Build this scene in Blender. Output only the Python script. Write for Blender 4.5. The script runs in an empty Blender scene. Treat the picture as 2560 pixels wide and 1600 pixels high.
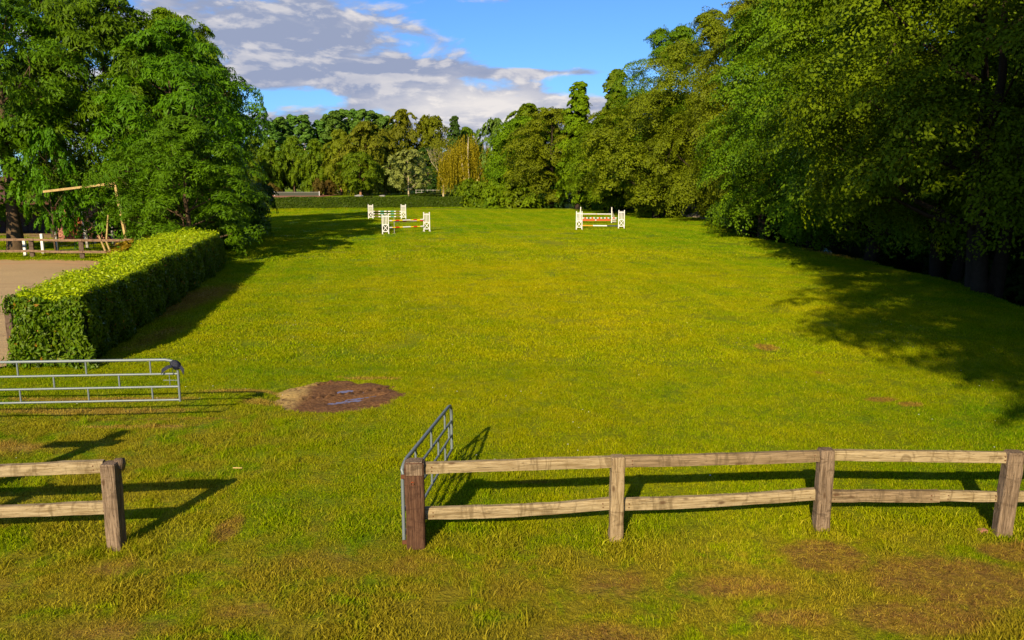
import bpy, bmesh, math, random
import numpy as np
from mathutils import Vector, Matrix, noise as mnoise
PI = math.pi
S = bpy.context.scene
COL = S.collection
random.seed(7)
rng = np.random.default_rng(11)

# ------------------------------------------------------------------ camera
EYE = 4.7
PITCH = math.atan(355 / 2000.0)
cam_d = bpy.data.cameras.new('camera')
cam_d.lens = 28.125; cam_d.sensor_width = 36; cam_d.clip_end = 3000; cam_d.clip_start = 0.1
cam = bpy.data.objects.new('camera', cam_d); COL.objects.link(cam)
cam.location = (0, 0, EYE); cam.rotation_euler = (PI / 2 - PITCH, 0, 0)
S.camera = cam

# ------------------------------------------------------------------ sun, sky
SUN_EL = math.radians(26.0)
SUN_AZ = math.radians(17.0)           # shadows run away from the camera and a little to the right
sdir = Vector((-math.sin(SUN_AZ) * math.cos(SUN_EL), -math.cos(SUN_AZ) * math.cos(SUN_EL), math.sin(SUN_EL)))
sl = bpy.data.lights.new('sun', 'SUN'); sl.energy = 4.9; sl.angle = math.radians(0.6); sl.color = (1.0, 0.83, 0.54)
sun = bpy.data.objects.new('sun', sl); COL.objects.link(sun)
sun.rotation_euler = sdir.to_track_quat('Z', 'Y').to_euler(); sun.location = (-20, -60, 40)

S.view_settings.view_transform = 'Standard'; S.view_settings.look = 'None'
S.view_settings.exposure = 0.68; S.view_settings.gamma = 1.0; S.view_settings.use_curve_mapping = False
S.cycles.max_bounces = 6; S.cycles.transparent_max_bounces = 6
S.cycles.diffuse_bounces = 3; S.cycles.glossy_bounces = 2; S.cycles.transmission_bounces = 3


class NT:
    """small node helper"""
    def __init__(s, tree): s.t = tree; s.n = tree.nodes; s.l = tree.links
    def node(s, typ, **kw):
        x = s.n.new(typ)
        for k, v in kw.items(): setattr(x, k, v)
        return x
    def put(s, sock, v):
        if isinstance(v, bpy.types.NodeSocket): s.l.new(v, sock)
        elif v is not None:
            try: sock.default_value = v
            except Exception: sock.default_value = tuple(v) + (1.0,)
    def m(s, op, a, b=None, c=None, clamp=False):
        x = s.node('ShaderNodeMath', operation=op, use_clamp=clamp)
        s.put(x.inputs[0], a)
        if b is not None: s.put(x.inputs[1], b)
        if c is not None: s.put(x.inputs[2], c)
        return x.outputs[0]
    def mix(s, f, a, b, blend='MIX'):
        x = s.node('ShaderNodeMix', data_type='RGBA', blend_type=blend)
        s.put(x.inputs[0], f); s.put(x.inputs[6], a if isinstance(a, bpy.types.NodeSocket) else tuple(a) + (1,))
        s.put(x.inputs[7], b if isinstance(b, bpy.types.NodeSocket) else tuple(b) + (1,))
        return x.outputs[2]
    def noise(s, vec, scale, detail=4, rough=0.55, dist=0.0):
        x = s.node('ShaderNodeTexNoise'); s.put(x.inputs['Vector'], vec)
        x.inputs['Scale'].default_value = scale; x.inputs['Detail'].default_value = detail
        x.inputs['Roughness'].default_value = rough; x.inputs['Distortion'].default_value = dist
        return x.outputs['Fac']
    def smooth(s, v, a, b):
        x = s.node('ShaderNodeMapRange', interpolation_type='SMOOTHSTEP', clamp=True)
        s.put(x.inputs[0], v); x.inputs[1].default_value = a; x.inputs[2].default_value = b
        x.inputs[3].default_value = 0; x.inputs[4].default_value = 1
        return x.outputs[0]
    def scale(s, vec, sx, sy, sz):
        x = s.node('ShaderNodeVectorMath', operation='MULTIPLY'); s.put(x.inputs[0], vec); x.inputs[1].default_value = (sx, sy, sz)
        return x.outputs[0]


# world
W = bpy.data.worlds.new('World'); S.world = W; W.use_nodes = True
W.node_tree.nodes.clear()
w = NT(W.node_tree)
sky = w.node('ShaderNodeTexSky', sky_type='NISHITA'); sky.sun_disc = False
sky.sun_elevation = SUN_EL; sky.sun_rotation = math.atan2(sdir.x, sdir.y) % (2 * PI)
sky.altitude = 100; sky.air_density = 1.0; sky.dust_density = 0.4; sky.ozone_density = 3.0
bg = w.node('ShaderNodeBackground'); bg.inputs[1].default_value = 0.072
tint = w.mix(1.0, sky.outputs[0], (0.52, 0.86, 1.36), 'MULTIPLY')
w.l.new(tint, bg.inputs[0])
tc = w.node('ShaderNodeTexCoord')
sep = w.node('ShaderNodeSeparateXYZ'); w.l.new(tc.outputs['Generated'], sep.inputs[0])
az = w.m('MULTIPLY', w.m('ARCTAN2', sep.outputs[0], sep.outputs[1]), 180 / PI)
el = w.m('MULTIPLY', w.m('ARCSINE', sep.outputs[2]), 180 / PI)
def uvw(dx, dy):
    c = w.node('ShaderNodeCombineXYZ')
    w.l.new(w.m('MULTIPLY', w.m('ADD', az, dx), 0.19), c.inputs[0])
    w.l.new(w.m('MULTIPLY', w.m('ADD', el, dy), 0.50), c.inputs[1])
    c.inputs[2].default_value = 3.7
    return c.outputs[0]
nA = w.noise(uvw(0, 0), 1.0, 7, 0.56, 0.25)
nB = w.noise(uvw(-0.35, 0.40), 1.0, 7, 0.56, 0.25)      # towards the light: tops of clouds come out bright
def lobe(a0, e0, ra, re):
    x = w.m('MULTIPLY', w.m('SUBTRACT', az, a0), 1 / ra); y = w.m('MULTIPLY', w.m('SUBTRACT', el, e0), 1 / re)
    d = w.m('ADD', w.m('MULTIPLY', x, x), w.m('MULTIPLY', y, y))
    return w.m('POWER', 2.718, w.m('MULTIPLY', d, -1.0))
# cloud masses: deck at the upper left, long bank low over the far wood, thin streak to its right, clear blue upper right
mass = w.m('MULTIPLY', lobe(-16, 9.4, 11.5, 2.5), 0.42)
for a0, e0, ra, re, s_ in [(-14, 6.7, 9, .75, .24), (-8.5, 7.4, 4.5, .55, .30), (2.2, 7.15, 5.2, .38, .34), (-4.0, 4.9, 8.0, 1.5, .42), (-15.5, 5.2, 4.5, .30, -.25),
                           (8.5, 9.9, 11.5, 2.2, -.50), (-13, 3.4, 8, .8, .28), (4.5, 4.5, 6, .9, .28), (0, 2.5, 30, 1.2, .18), (15, 6.3, 5, 3, -.2), (3, 11.6, 9, .5, .2)]:
    mass = w.m('ADD', mass, w.m('MULTIPLY', lobe(a0, e0, ra, re), s_))
high = w.smooth(el, 13, 30)
mass = w.m('ADD', mass, w.m('MULTIPLY', high, 0.10))
dens = w.smooth(w.m('ADD', nA, mass), 0.55, 0.72)
nC = w.noise(uvw(3, 7), 1.7, 6, 0.55, 0.3)
lit = w.smooth(w.m('SUBTRACT', nA, nB), -0.03, 0.10)
white = w.m('MULTIPLY', lobe(-3.0, 5.0, 6.5, 1.2), 1.0)
thick = w.m('MULTIPLY', w.smooth(w.m('ADD', nA, mass), 0.72, 1.0), -0.22)
whf = w.m('ADD', w.m('ADD', w.m('MULTIPLY', lit, 0.62), w.m('MULTIPLY', w.m('SUBTRACT', nC, 0.50), 1.1)), w.m('ADD', white, thick), clamp=True)
ccol = w.mix(whf, (0.36, 0.42, 0.60), (0.95, 0.90, 0.88))
bgc = w.node('ShaderNodeBackground'); w.l.new(ccol, bgc.inputs[0]); bgc.inputs[1].default_value = 0.56
mx = w.node('ShaderNodeMixShader'); w.l.new(dens, mx.inputs[0]); w.l.new(bg.outputs[0], mx.inputs[1]); w.l.new(bgc.outputs[0], mx.inputs[2])
wo = w.node('ShaderNodeOutputWorld'); w.l.new(mx.outputs[0], wo.inputs[0])

# ------------------------------------------------------------------ helpers
def tag(o, label=None, cat=None, group=None, kind=None):
    if label: o['label'] = label
    if cat: o['category'] = cat
    if group: o['group'] = group
    if kind: o['kind'] = kind
    return o
def empty(name, loc, label=None, cat=None, group=None, rz=0.0):
    o = bpy.data.objects.new(name, None); COL.objects.link(o); o.location = loc; o.rotation_euler = (0, 0, rz)
    o.empty_display_size = 0.2
    return tag(o, label, cat, group)
def link(name, me, m=None, parent=None, loc=None, rz=None):
    o = bpy.data.objects.new(name, me); COL.objects.link(o)
    if m is not None and not me.materials: me.materials.append(m)
    if parent is not None: o.parent = parent
    if loc is not None: o.location = loc
    if rz is not None: o.rotation_euler = (0, 0, rz)
    return o
def mesh_np(name, V, F, smooth=False, attr=None):
    me = bpy.data.meshes.new(name)
    V = np.asarray(V, dtype=np.float32); F = np.asarray(F, dtype=np.int32)
    k = F.shape[1]
    me.vertices.add(len(V)); me.vertices.foreach_set('co', V.ravel())
    me.loops.add(F.size); me.loops.foreach_set('vertex_index', F.ravel())
    me.polygons.add(len(F)); me.polygons.foreach_set('loop_start', np.arange(0, F.size, k, dtype=np.int32))
    me.polygons.foreach_set('loop_total', np.full(len(F), k, dtype=np.int32))
    if smooth: me.polygons.foreach_set('use_smooth', np.ones(len(F), dtype=bool))
    me.update(calc_edges=True)
    if attr is not None:
        a = me.attributes.new('v', 'FLOAT', 'POINT'); a.data.foreach_set('value', np.asarray(attr, dtype=np.float32))
    return me
def from_bm(name, bm, smooth=False):
    me = bpy.data.meshes.new(name); bm.to_mesh(me); bm.free()
    if smooth:
        for p in me.polygons: p.use_smooth = True
    return me
def copy_tree(o, parent=None):
    c = o.copy(); COL.objects.link(c); c.parent = parent
    for ch in list(o.children): copy_tree(ch, c)
    return c
def box(bm, a, b, w_, h_, up=Vector((0, 0, 1))):
    """beam from a to b, w_ wide, h_ tall in section"""
    a = Vector(a); b = Vector(b); d = (b - a).normalized()
    s = d.cross(up)
    if s.length < 1e-4: s = Vector((1, 0, 0))
    s.normalize(); u = s.cross(d).normalized()
    vs = [bm.verts.new(p + s * (w_ / 2 * i) + u * (h_ / 2 * j)) for p in (a, b) for i, j in ((-1, -1), (1, -1), (1, 1), (-1, 1))]
    for f in ((3, 2, 1, 0), (4, 5, 6, 7), (0, 1, 5, 4), (1, 2, 6, 5), (2, 3, 7, 6), (3, 0, 4, 7)):
        bm.faces.new([vs[i] for i in f])
def beam_me(name, a, b, w_, h_, bev=0.0, up=Vector((0, 0, 1))):
    bm = bmesh.new(); box(bm, a, b, w_, h_, up)
    if bev: bmesh.ops.bevel(bm, geom=bm.edges[:], offset=bev, segments=1, affect='EDGES')
    return from_bm(name, bm)
def tube_np(path, radii, sides=8, caps=True):
    P = [Vector(p) for p in path]; V = []; F = []
    n = len(P); ref = Vector((0.13, 0.21, 1)).normalized()
    for i in range(n):
        d = (P[min(i + 1, n - 1)] - P[max(i - 1, 0)])
        if d.length < 1e-6: d = Vector((0, 0, 1))
        d.normalize(); r = ref if abs(d.dot(ref)) < 0.95 else Vector((1, 0, 0))
        s = d.cross(r).normalized(); u = s.cross(d)
        for k in range(sides):
            a = 2 * PI * k / sides
            V.append(P[i] + (s * math.cos(a) + u * math.sin(a)) * radii[i])
    for i in range(n - 1):
        for k in range(sides):
            F.append((i * sides + k, i * sides + (k + 1) % sides, (i + 1) * sides + (k + 1) % sides, (i + 1) * sides + k))
    return [tuple(v) for v in V], F
def tubes_me(name, specs, sides=8, smooth=True):
    V = []; F = []
    for path, rad in specs:
        if not hasattr(rad, '__len__'): rad = [rad] * len(path)
        v, f = tube_np(path, rad, sides); o = len(V); V += v; F += [tuple(i + o for i in q) for q in f]
    return mesh_np(name, V, F, smooth)

# ------------------------------------------------------------------ materials
def mat(name):
    m = bpy.data.materials.new(name); m.use_nodes = True
    for n_ in list(m.node_tree.nodes): m.node_tree.nodes.remove(n_)
    h = NT(m.node_tree); out = h.node('ShaderNodeOutputMaterial')
    b = h.node('ShaderNodeBsdfPrincipled'); h.l.new(b.outputs[0], out.inputs[0])
    return m, h, b, out
def simple(name, col, rough=0.7, metal=0.0, var=0.15, nscale=6.0, bump=0.0, spec=0.3):
    m, h, b, out = mat(name)
    geo = h.node('ShaderNodeNewGeometry')
    n1 = h.noise(geo.outputs['Position'], nscale, 5, 0.6)
    c = h.mix(n1, tuple(x * (1 - var) for x in col), tuple(min(1, x * (1 + var)) for x in col))
    n2 = h.noise(geo.outputs['Position'], nscale * 7, 3, 0.6)
    c = h.mix(h.m('MULTIPLY', h.smooth(n2, 0.5, 0.75), var), c, tuple(x * 0.4 for x in col))
    h.l.new(c, b.inputs['Base Color']); b.inputs['Roughness'].default_value = rough; b.inputs['Metallic'].default_value = metal
    b.inputs['Specular IOR Level'].default_value = spec
    if bump:
        bp = h.node('ShaderNodeBump'); bp.inputs['Strength'].default_value = bump; bp.inputs['Distance'].default_value = 0.02
        h.l.new(n2, bp.inputs['Height']); h.l.new(bp.outputs[0], b.inputs['Normal'])
    return m
def leaf_mat(name, c1, c2, trans=0.35, gloss=0.25, rough=0.5, c3=None):
    gloss *= .5
    m, h, b, out = mat(name)
    at = h.node('ShaderNodeAttribute'); at.attribute_name = 'v'
    oi = h.node('ShaderNodeObjectInfo')
    geo = h.node('ShaderNodeNewGeometry')
    n_ = h.noise(geo.outputs['Position'], 0.55, 2, 0.5)
    f = h.m('ADD', h.m('MULTIPLY', at.outputs['Fac'], 0.65), h.m('MULTIPLY', h.m('SUBTRACT', n_, 0.35), 0.7), clamp=True)
    c = h.mix(f, c1, c2)
    if c3: c = h.mix(h.m('MULTIPLY', h.smooth(at.outputs['Fac'], 0.985, 0.99), 0.8), c, c3)
    hs = h.node('ShaderNodeHueSaturation'); h.l.new(c, hs.inputs['Color'])
    h.l.new(h.m('ADD', 0.485, h.m('MULTIPLY', oi.outputs['Random'], 0.03)), hs.inputs['Hue'])
    h.l.new(h.m('ADD', 0.88, h.m('MULTIPLY', oi.outputs['Random'], 0.24)), hs.inputs['Value'])
    c = hs.outputs[0]
    h.l.new(c, b.inputs['Base Color']); b.inputs['Roughness'].default_value = rough; b.inputs['Specular IOR Level'].default_value = gloss
    tr = h.node('ShaderNodeBsdfTranslucent'); h.l.new(h.mix(1.0, c, (1.25, 1.25, 0.5), 'MULTIPLY'), tr.inputs[0])
    ms = h.node('ShaderNodeMixShader'); ms.inputs[0].default_value = trans
    h.l.new(b.outputs[0], ms.inputs[1]); h.l.new(tr.outputs[0], ms.inputs[2]); h.l.new(ms.outputs[0], out.inputs[0])
    return m

# places where the turf is worn: x, y, radius x, radius y, strength (0..1)
WORN = [(-3.85, 17.0, 1.75, 1.65, .62), (7.13, 21.98, .42, .55, .9), (7.87, 16.54, .42, .22, .95), (8.31, 16.15, .30, .20, .95), (-3.85, 10.18, .24, .55, .8),
        (7.45, 18.95, .2, .2, .6), (6.4, 20.9, .35, .3, .35), (-8.3, 16.5, 1.7, .30, .4),
        (-7.0, 15.2, 2.6, .10, .55), (-9.4, 13.4, 1.6, .9, .55), (-7.0, 12.7, 1.7, .8, .4), (3.9, 9.3, .6, .5, 1.1), (5.2, 8.7, 1.2, .75, 1.0), (6.6, 9.5, .8, .35, 1.0), (4.4, 7.9, 1.0, .4, .9), (0.9, 7.6, .9, .3, .7), (-4.2, 7.8, .9, .3, .6), (2.2, 7.2, 1.4, .3, .8),
        (1.2, 8.7, .7, .5, .6), (2.6, 8.6, .9, .35, .7), (3.0, 7.9, .7, .25, .7), (-1.2, 9.1, .5, .5, .5), (0.1, 8.5, .8, .35, .4), (-2.4, 9.2, 1.3, .7, .42), (-2.9, 8.1, .6, .25, .55), (-4.9, 9.2, .5, .35, .6),
        (-6.2, 8.6, 1.2, .6, .45), (0.4, 11.9, .55, .14, .55), (20.6, 52.0, 1.2, 5.5, .8), (20.6, 60.0, 1.0, 5, .6), (19.0, 41, 1.2, 4, .4), (-12.6, 30.5, 1.4, 6.5, .75), (-10.6, 23.5, .8, 3.2, .55),
        (5.0, 27, 1.2, .5, .2), (16.5, 29, .8, .4, .3), (-3.0, 12.5, .5, 1.8, .35), (-2.6, 10.4, .4, 1.0, .4)]
MUD_C, MUD_R = (-3.95, 17.05), (1.40, 1.45)

def turf_group():
    g = bpy.data.node_groups.new('turf_colour', 'ShaderNodeTree')
    g.interface.new_socket('Color', in_out='OUTPUT', socket_type='NodeSocketColor')
    g.interface.new_socket('Worn', in_out='OUTPUT', socket_type='NodeSocketFloat')
    h = NT(g); go = h.node('NodeGroupOutput'); geo = h.node('ShaderNodeNewGeometry')
    P = geo.outputs['Position']; flat = h.scale(P, 1, 1, 0)
    sp = h.node('ShaderNodeSeparateXYZ'); h.l.new(P, sp.inputs[0]); X, Y = sp.outputs[0], sp.outputs[1]
    big = h.noise(flat, 0.11, 4, 0.6); mid = h.noise(flat, 0.75, 5, 0.62, 0.3); fine = h.noise(flat, 5.0, 4, 0.7)
    strk = h.noise(h.scale(flat, 0.25, 1.3, 1), 0.6, 4, 0.65, 0.8)
    green = (0.135, 0.250, 0.0005); yel = (0.375, 0.345, 0.0005); straw = (0.42, 0.29, 0.03); brown = (0.27, 0.135, 0.040)
    f1 = h.m('ADD', h.m('MULTIPLY', h.m('SUBTRACT', big, 0.5), 1.5), h.m('MULTIPLY', h.m('SUBTRACT', mid, 0.5), 1.1))
    f1 = h.m('ADD', f1, h.m('MULTIPLY', h.m('SUBTRACT', fine, 0.5), 0.8))
    # the middle of the meadow is yellower, its margins along the stream greener
    dx = h.m('MULTIPLY', h.m('SUBTRACT', X, 1.5), 1 / 11.0); dy = h.m('MULTIPLY', h.m('SUBTRACT', Y, 34), 1 / 26.0)
    ctr = h.m('POWER', 2.718, h.m('MULTIPLY', h.m('ADD', h.m('MULTIPLY', dx, dx), h.m('MULTIPLY', dy, dy)), -1))
    f1 = h.m('ADD', h.m('ADD', f1, 0.20), h.m('MULTIPLY', ctr, 0.55), clamp=True)
    c = h.mix(f1, green, yel)
    c = h.mix(h.m('MULTIPLY', h.smooth(strk, 0.52, 0.80), 0.22), c, (0.30, 0.25, 0.012))
    # faint mowing lines fanning out over the meadow
    mow = h.m('SINE', h.m('ADD', h.m('MULTIPLY', h.m('ADD', X, h.m('MULTIPLY', Y, 0.16)), 2.4), h.m('MULTIPLY', big, 5.0)))
    c = h.mix(h.m('MULTIPLY', h.smooth(mow, 0.2, 1.0), h.m('MULTIPLY', h.smooth(Y, 18, 30), 0.13)), c, (0.46, 0.42, 0.01))
    # dry, trodden strip on the near side of the railings and by the gates
    near = h.m('SUBTRACT', 1.0, h.smooth(Y, 8.8, 11.0))
    lft = h.m('MULTIPLY', h.m('SUBTRACT', 1.0, h.smooth(X, -6.0, -1.0)), h.m('SUBTRACT', 1.0, h.smooth(Y, 14.5, 17.5)))
    dry = h.m('MAXIMUM', h.m('MULTIPLY', near, 0.9), h.m('MULTIPLY', lft, 0.75))
    dn = h.noise(flat, 1.25, 5, 0.68, 0.4)
    dm = h.m('MULTIPLY', dry, h.smooth(h.m('ADD', dn, h.m('MULTIPLY', dry, 0.10)), 0.45, 0.62))
    c = h.mix(h.m('MULTIPLY', dm, 0.72), c, h.mix(fine, (0.27, 0.18, 0.010), straw))
    worn = None
    for cx, cy, rx, ry, s_ in WORN:
        a = h.m('MULTIPLY', h.m('SUBTRACT', X, cx), 1 / rx); b_ = h.m('MULTIPLY', h.m('SUBTRACT', Y, cy), 1 / ry)
        d = h.m('SUBTRACT', 1.35, h.m('ADD', h.m('MULTIPLY', a, a), h.m('MULTIPLY', b_, b_)))
        d = h.m('MULTIPLY', h.m('MAXIMUM', d, 0.0), s_)
        worn = d if worn is None else h.m('MAXIMUM', worn, d)
    wn = h.noise(flat, 3.2, 6, 0.75, 0.5); grit = h.noise(flat, 38, 3, 0.7)
    worn = h.smooth(h.m('MULTIPLY', worn, h.m('ADD', 0.1, h.m('MULTIPLY', wn, 1.9))), 0.35, 1.0)
    c = h.mix(h.m('MULTIPLY', worn, 0.85), c, h.mix(h.smooth(h.m('ADD', h.m('MULTIPLY', fine, .5), h.m('MULTIPLY', grit, .5)), 0.42, 0.62), brown, straw))
    sw = None
    for cx, cy, rx, ry in ((-8.6, 15.75, 2.6, .26), (-8.9, 16.6, 2.6, .22), (-6.0, 17.15, 1.1, .20), (-5.2, 16.35, .7, .3), (-7.2, 14.75, 1.4, .12), (-3.4, 18.6, .9, .12), (-9.6, 13.6, 1.6, .35)):
        a = h.m('MULTIPLY', h.m('SUBTRACT', X, cx), 1 / rx); b_ = h.m('MULTIPLY', h.m('SUBTRACT', Y, cy), 1 / ry)
        d = h.m('MAXIMUM', h.m('SUBTRACT', 1.5, h.m('ADD', h.m('MULTIPLY', a, a), h.m('MULTIPLY', b_, b_))), 0.0)
        sw = d if sw is None else h.m('MAXIMUM', sw, d)
    sw = h.smooth(h.m('MULTIPLY', sw, h.m('MULTIPLY', wn, 1.8)), 0.45, 1.05)
    c = h.mix(h.m('MULTIPLY', sw, 0.8), c, h.mix(h.smooth(grit, .4, .6), (0.30, 0.18, 0.03), (0.50, 0.33, 0.07)))
    h.l.new(c, go.inputs[0]); h.l.new(worn, go.inputs[1])
    return g
TURF = turf_group()

def ground_mat():
    m, h, b, out = mat('turf_ground')
    g = h.node('ShaderNodeGroup'); g.node_tree = TURF
    geo = h.node('ShaderNodeNewGeometry')
    n1 = h.noise(geo.outputs['Position'], 14, 5, 0.7); n2 = h.noise(geo.outputs['Position'], 2.5, 5, 0.7)
    c = h.mix(h.smooth(n1, 0.35, 0.65), h.mix(1.0, g.outputs[0], (0.62, 0.62, 0.6), 'MULTIPLY'), g.outputs[0])
    c = h.mix(h.m('MULTIPLY', h.smooth(n2, 0.5, 0.8), 0.35), c, h.mix(1.0, c, (0.8, 0.72, 0.7), 'MULTIPLY'))
    # much darker earth colour low in the cut of the stream
    sp = h.node('ShaderNodeSeparateXYZ'); h.l.new(geo.outputs['Position'], sp.inputs[0])
    c = h.mix(h.m('SUBTRACT', 1.0, h.smooth(sp.outputs[2], -0.9, -0.35)), c, h.mix(n2, (0.035, 0.028, 0.012), (0.03, 0.05, 0.01)))
    h.l.new(c, b.inputs['Base Color']); b.inputs['Roughness'].default_value = 0.9; b.inputs['Specular IOR Level'].default_value = 0.1
    bp = h.node('ShaderNodeBump'); bp.inputs['Strength'].default_value = 0.9; bp.inputs['Distance'].default_value = 0.12
    h.l.new(n1, bp.inputs['Height']); h.l.new(bp.outputs[0], b.inputs['Normal'])
    return m
def blade_mat():
    m, h, b, out = mat('grass_blade')
    g = h.node('ShaderNodeGroup'); g.node_tree = TURF
    at = h.node('ShaderNodeAttribute'); at.attribute_name = 'v'
    oi = h.node('ShaderNodeObjectInfo')
    c = h.mix(h.m('MULTIPLY', h.smooth(at.outputs['Fac'], 0.78, 0.95), 0.5), g.outputs[0], (0.36, 0.29, 0.03))
    k = h.m('ADD', 0.60, h.m('ADD', h.m('MULTIPLY', at.outputs['Fac'], 0.65), h.m('MULTIPLY', oi.outputs['Random'], 0.25)))
    hs = h.node('ShaderNodeHueSaturation'); h.l.new(c, hs.inputs['Color']); h.l.new(k, hs.inputs['Value'])
    c = hs.outputs[0]
    h.l.new(c, b.inputs['Base Color']); b.inputs['Roughness'].default_value = 0.8; b.inputs['Specular IOR Level'].default_value = 0.03
    tr = h.node('ShaderNodeBsdfTranslucent'); h.l.new(c, tr.inputs[0])
    ms = h.node('ShaderNodeMixShader'); ms.inputs[0].default_value = 0.35
    h.l.new(b.outputs[0], ms.inputs[1]); h.l.new(tr.outputs[0], ms.inputs[2]); h.l.new(ms.outputs[0], out.inputs[0])
    return m

def wood_mat(name, pale, dark, along='X', grain=1.0, knots=True, greenish=None):
    m, h, b, out = mat(name)
    tco = h.node('ShaderNodeTexCoord'); oi = h.node('ShaderNodeObjectInfo')
    v = h.node('ShaderNodeVectorMath', operation='ADD'); h.l.new(tco.outputs['Object'], v.inputs[0])
    off = h.node('ShaderNodeCombineXYZ')
    for i in range(3): h.l.new(h.m('MULTIPLY', oi.outputs['Random'], 37.0 + 11 * i), off.inputs[i])
    h.l.new(off.outputs[0], v.inputs[1]); P = v.outputs[0]
    sc = {'X': (1.3, 30, 30), 'Z': (30, 30, 1.3), 'Y': (30, 1.3, 30)}[along]
    sl_ = {'X': (0.35, 5, 5), 'Z': (5, 5, 0.35), 'Y': (5, .35, 5)}[along]
    n1 = h.noise(h.scale(P, *sc), 2.2, 6, 0.65, 0.6); n2 = h.noise(h.scale(P, *sl_), 2.0, 4, 0.6, 1.2); n3 = h.noise(P, 3.0, 5, 0.7)
    c = h.mix(h.smooth(n1, 0.30, 0.62), dark, pale)
    cr = h.noise(h.scale(P, *{'X': (.5, 22, 22), 'Z': (22, 22, .5), 'Y': (22, .5, 22)}[along]), 1.6, 3, 0.5, 0.3)
    c = h.mix(h.m('MULTIPLY', h.m('SUBTRACT', 1.0, h.smooth(h.m('ABSOLUTE', h.m('SUBTRACT', cr, 0.5)), 0.0, 0.016)), 0.75), c, tuple(x * .25 for x in dark))
    st = h.noise(h.scale(P, *{'X': (3.5, 1.2, 1.2), 'Z': (1.2, 1.2, 3.5), 'Y': (1.2, 3.5, 1.2)}[along]), 1.3, 5, 0.7, 1.5)
    c = h.mix(h.m('MULTIPLY', h.smooth(st, 0.50, 0.64), 0.6), c, tuple(x * .6 for x in dark))
    c = h.mix(h.m('MULTIPLY', h.smooth(n2, 0.52, 0.72), 0.55), c, dark)
    c = h.mix(h.m('MULTIPLY', h.smooth(n3, 0.55, 0.75), 0.4), c, greenish or tuple(x * 0.5 for x in pale))
    if knots:
        vo = h.node('ShaderNodeTexVoronoi'); h.l.new(h.scale(P, *{'X': (1.5, 3.5, 3.5), 'Z': (3.5, 3.5, 1.5), 'Y': (3.5, 1.5, 3.5)}[along]), vo.inputs['Vector']); vo.inputs['Scale'].default_value = 1.9
        k = h.m('SUBTRACT', 1.0, h.smooth(vo.outputs['Distance'], 0.06, 0.20))
        c = h.mix(h.m('MULTIPLY', k, 0.8), c, (0.07, 0.035, 0.015))
    h.l.new(c, b.inputs['Base Color']); b.inputs['Roughness'].default_value = 0.8; b.inputs['Specular IOR Level'].default_value = 0.2
    bp = h.node('ShaderNodeBump'); bp.inputs['Strength'].default_value = 0.8 * grain; bp.inputs['Distance'].default_value = 0.012
    h.l.new(n1, bp.inputs['Height']); h.l.new(bp.outputs[0], b.inputs['Normal'])
    return m

M = {}
M['ground'] = ground_mat(); M['blade'] = blade_mat()
M['rail'] = wood_mat('weathered_rail_wood', (0.37, 0.285, 0.165), (0.16, 0.105, 0.045), 'X')
M['rail_dull'] = wood_mat('dull_rail_wood', (0.27, 0.19, 0.11), (0.12, 0.08, 0.04), 'X')
M['post'] = wood_mat('weathered_post_wood', (0.27, 0.19, 0.125), (0.07, 0.042, 0.025), 'Z', 1.6)
M['post_pale'] = wood_mat('pale_post_wood', (0.36, 0.265, 0.155), (0.15, 0.095, 0.045), 'Z', 1.4)
M['post_brown'] = wood_mat('brown_creosoted_post', (0.12, 0.06, 0.034), (0.045, 0.018, 0.010), 'Z', 1.2, knots=False)
M['old_rail'] = wood_mat('old_grey_rail', (0.27, 0.17, 0.10), (0.10, 0.055, 0.03), 'X')
M['old_post'] = wood_mat('old_grey_post', (0.17, 0.115, 0.085), (0.06, 0.035, 0.02), 'Z')
M['frame_wood'] = wood_mat('straw_coloured_pole', (0.50, 0.36, 0.14), (0.28, 0.19, 0.07), 'Z')
M['galv'] = simple('galvanised_steel', (0.17, 0.20, 0.215), 0.5, 0.25, 0.12, 9, 0.1, 0.5)
M['galv_dark'] = simple('dull_dark_steel', (0.07, 0.08, 0.08), 0.5, 0.3, 0.2)
M['white'] = simple('white_paint', (0.70, 0.68, 0.68), 0.5, 0, 0.14, 8, 0, 0.4)
M['white_post'] = simple('chalky_white_paint', (0.78, 0.74, 0.66), 0.7, 0, 0.12, 5)
M['red'] = simple('red_paint', (0.62, 0.035, 0.008), 0.5, 0, 0.05)
M['dullred'] = simple('faded_red_paint', (0.46, 0.09, 0.02), 0.6, 0, 0.1)
M['yellow'] = simple('yellow_paint', (0.80, 0.60, 0.015), 0.5, 0, 0.05)
M['orange'] = simple('faded_orange_paint', (0.62, 0.30, 0.03), 0.6)
M['teal'] = simple('teal_paint', (0.07, 0.28, 0.22), 0.5, 0, 0.05)
M['olive'] = simple('olive_brown_paint', (0.15, 0.10, 0.045), 0.6)
M['navy'] = simple('navy_paint', (0.03, 0.04, 0.07), 0.6)
M['greenp'] = simple('green_paint', (0.02, 0.12, 0.03), 0.6)
M['grey'] = simple('grey_paint', (0.30, 0.28, 0.25), 0.7)
M['cloth'] = simple('dark_blue_cloth', (0.004, 0.006, 0.022), 0.55, 0, 0.3, 20, 0.5, 0.4)
M['rubber'] = simple('black_rubber', (0.02, 0.02, 0.02), 0.8)
M['bark'] = simple('brown_bark', (0.10, 0.066, 0.038), 0.9, 0, 0.6, 3.5, 1.0, 0.1)
M['bark_dark'] = simple('dark_bark', (0.045, 0.032, 0.022), 0.95, 0, 0.5, 7, 1.0, 0.05)  # darker bark tone for the stream trees
M['bark_pale'] = simple('pale_bark', (0.42, 0.33, 0.20), 0.85, 0, 0.3, 5, 0.6, 0.1)
M['bark_pink'] = simple('reddish_bark', (0.33, 0.16, 0.085), 0.85, 0, 0.3, 5, 0.6, 0.1)
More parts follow.
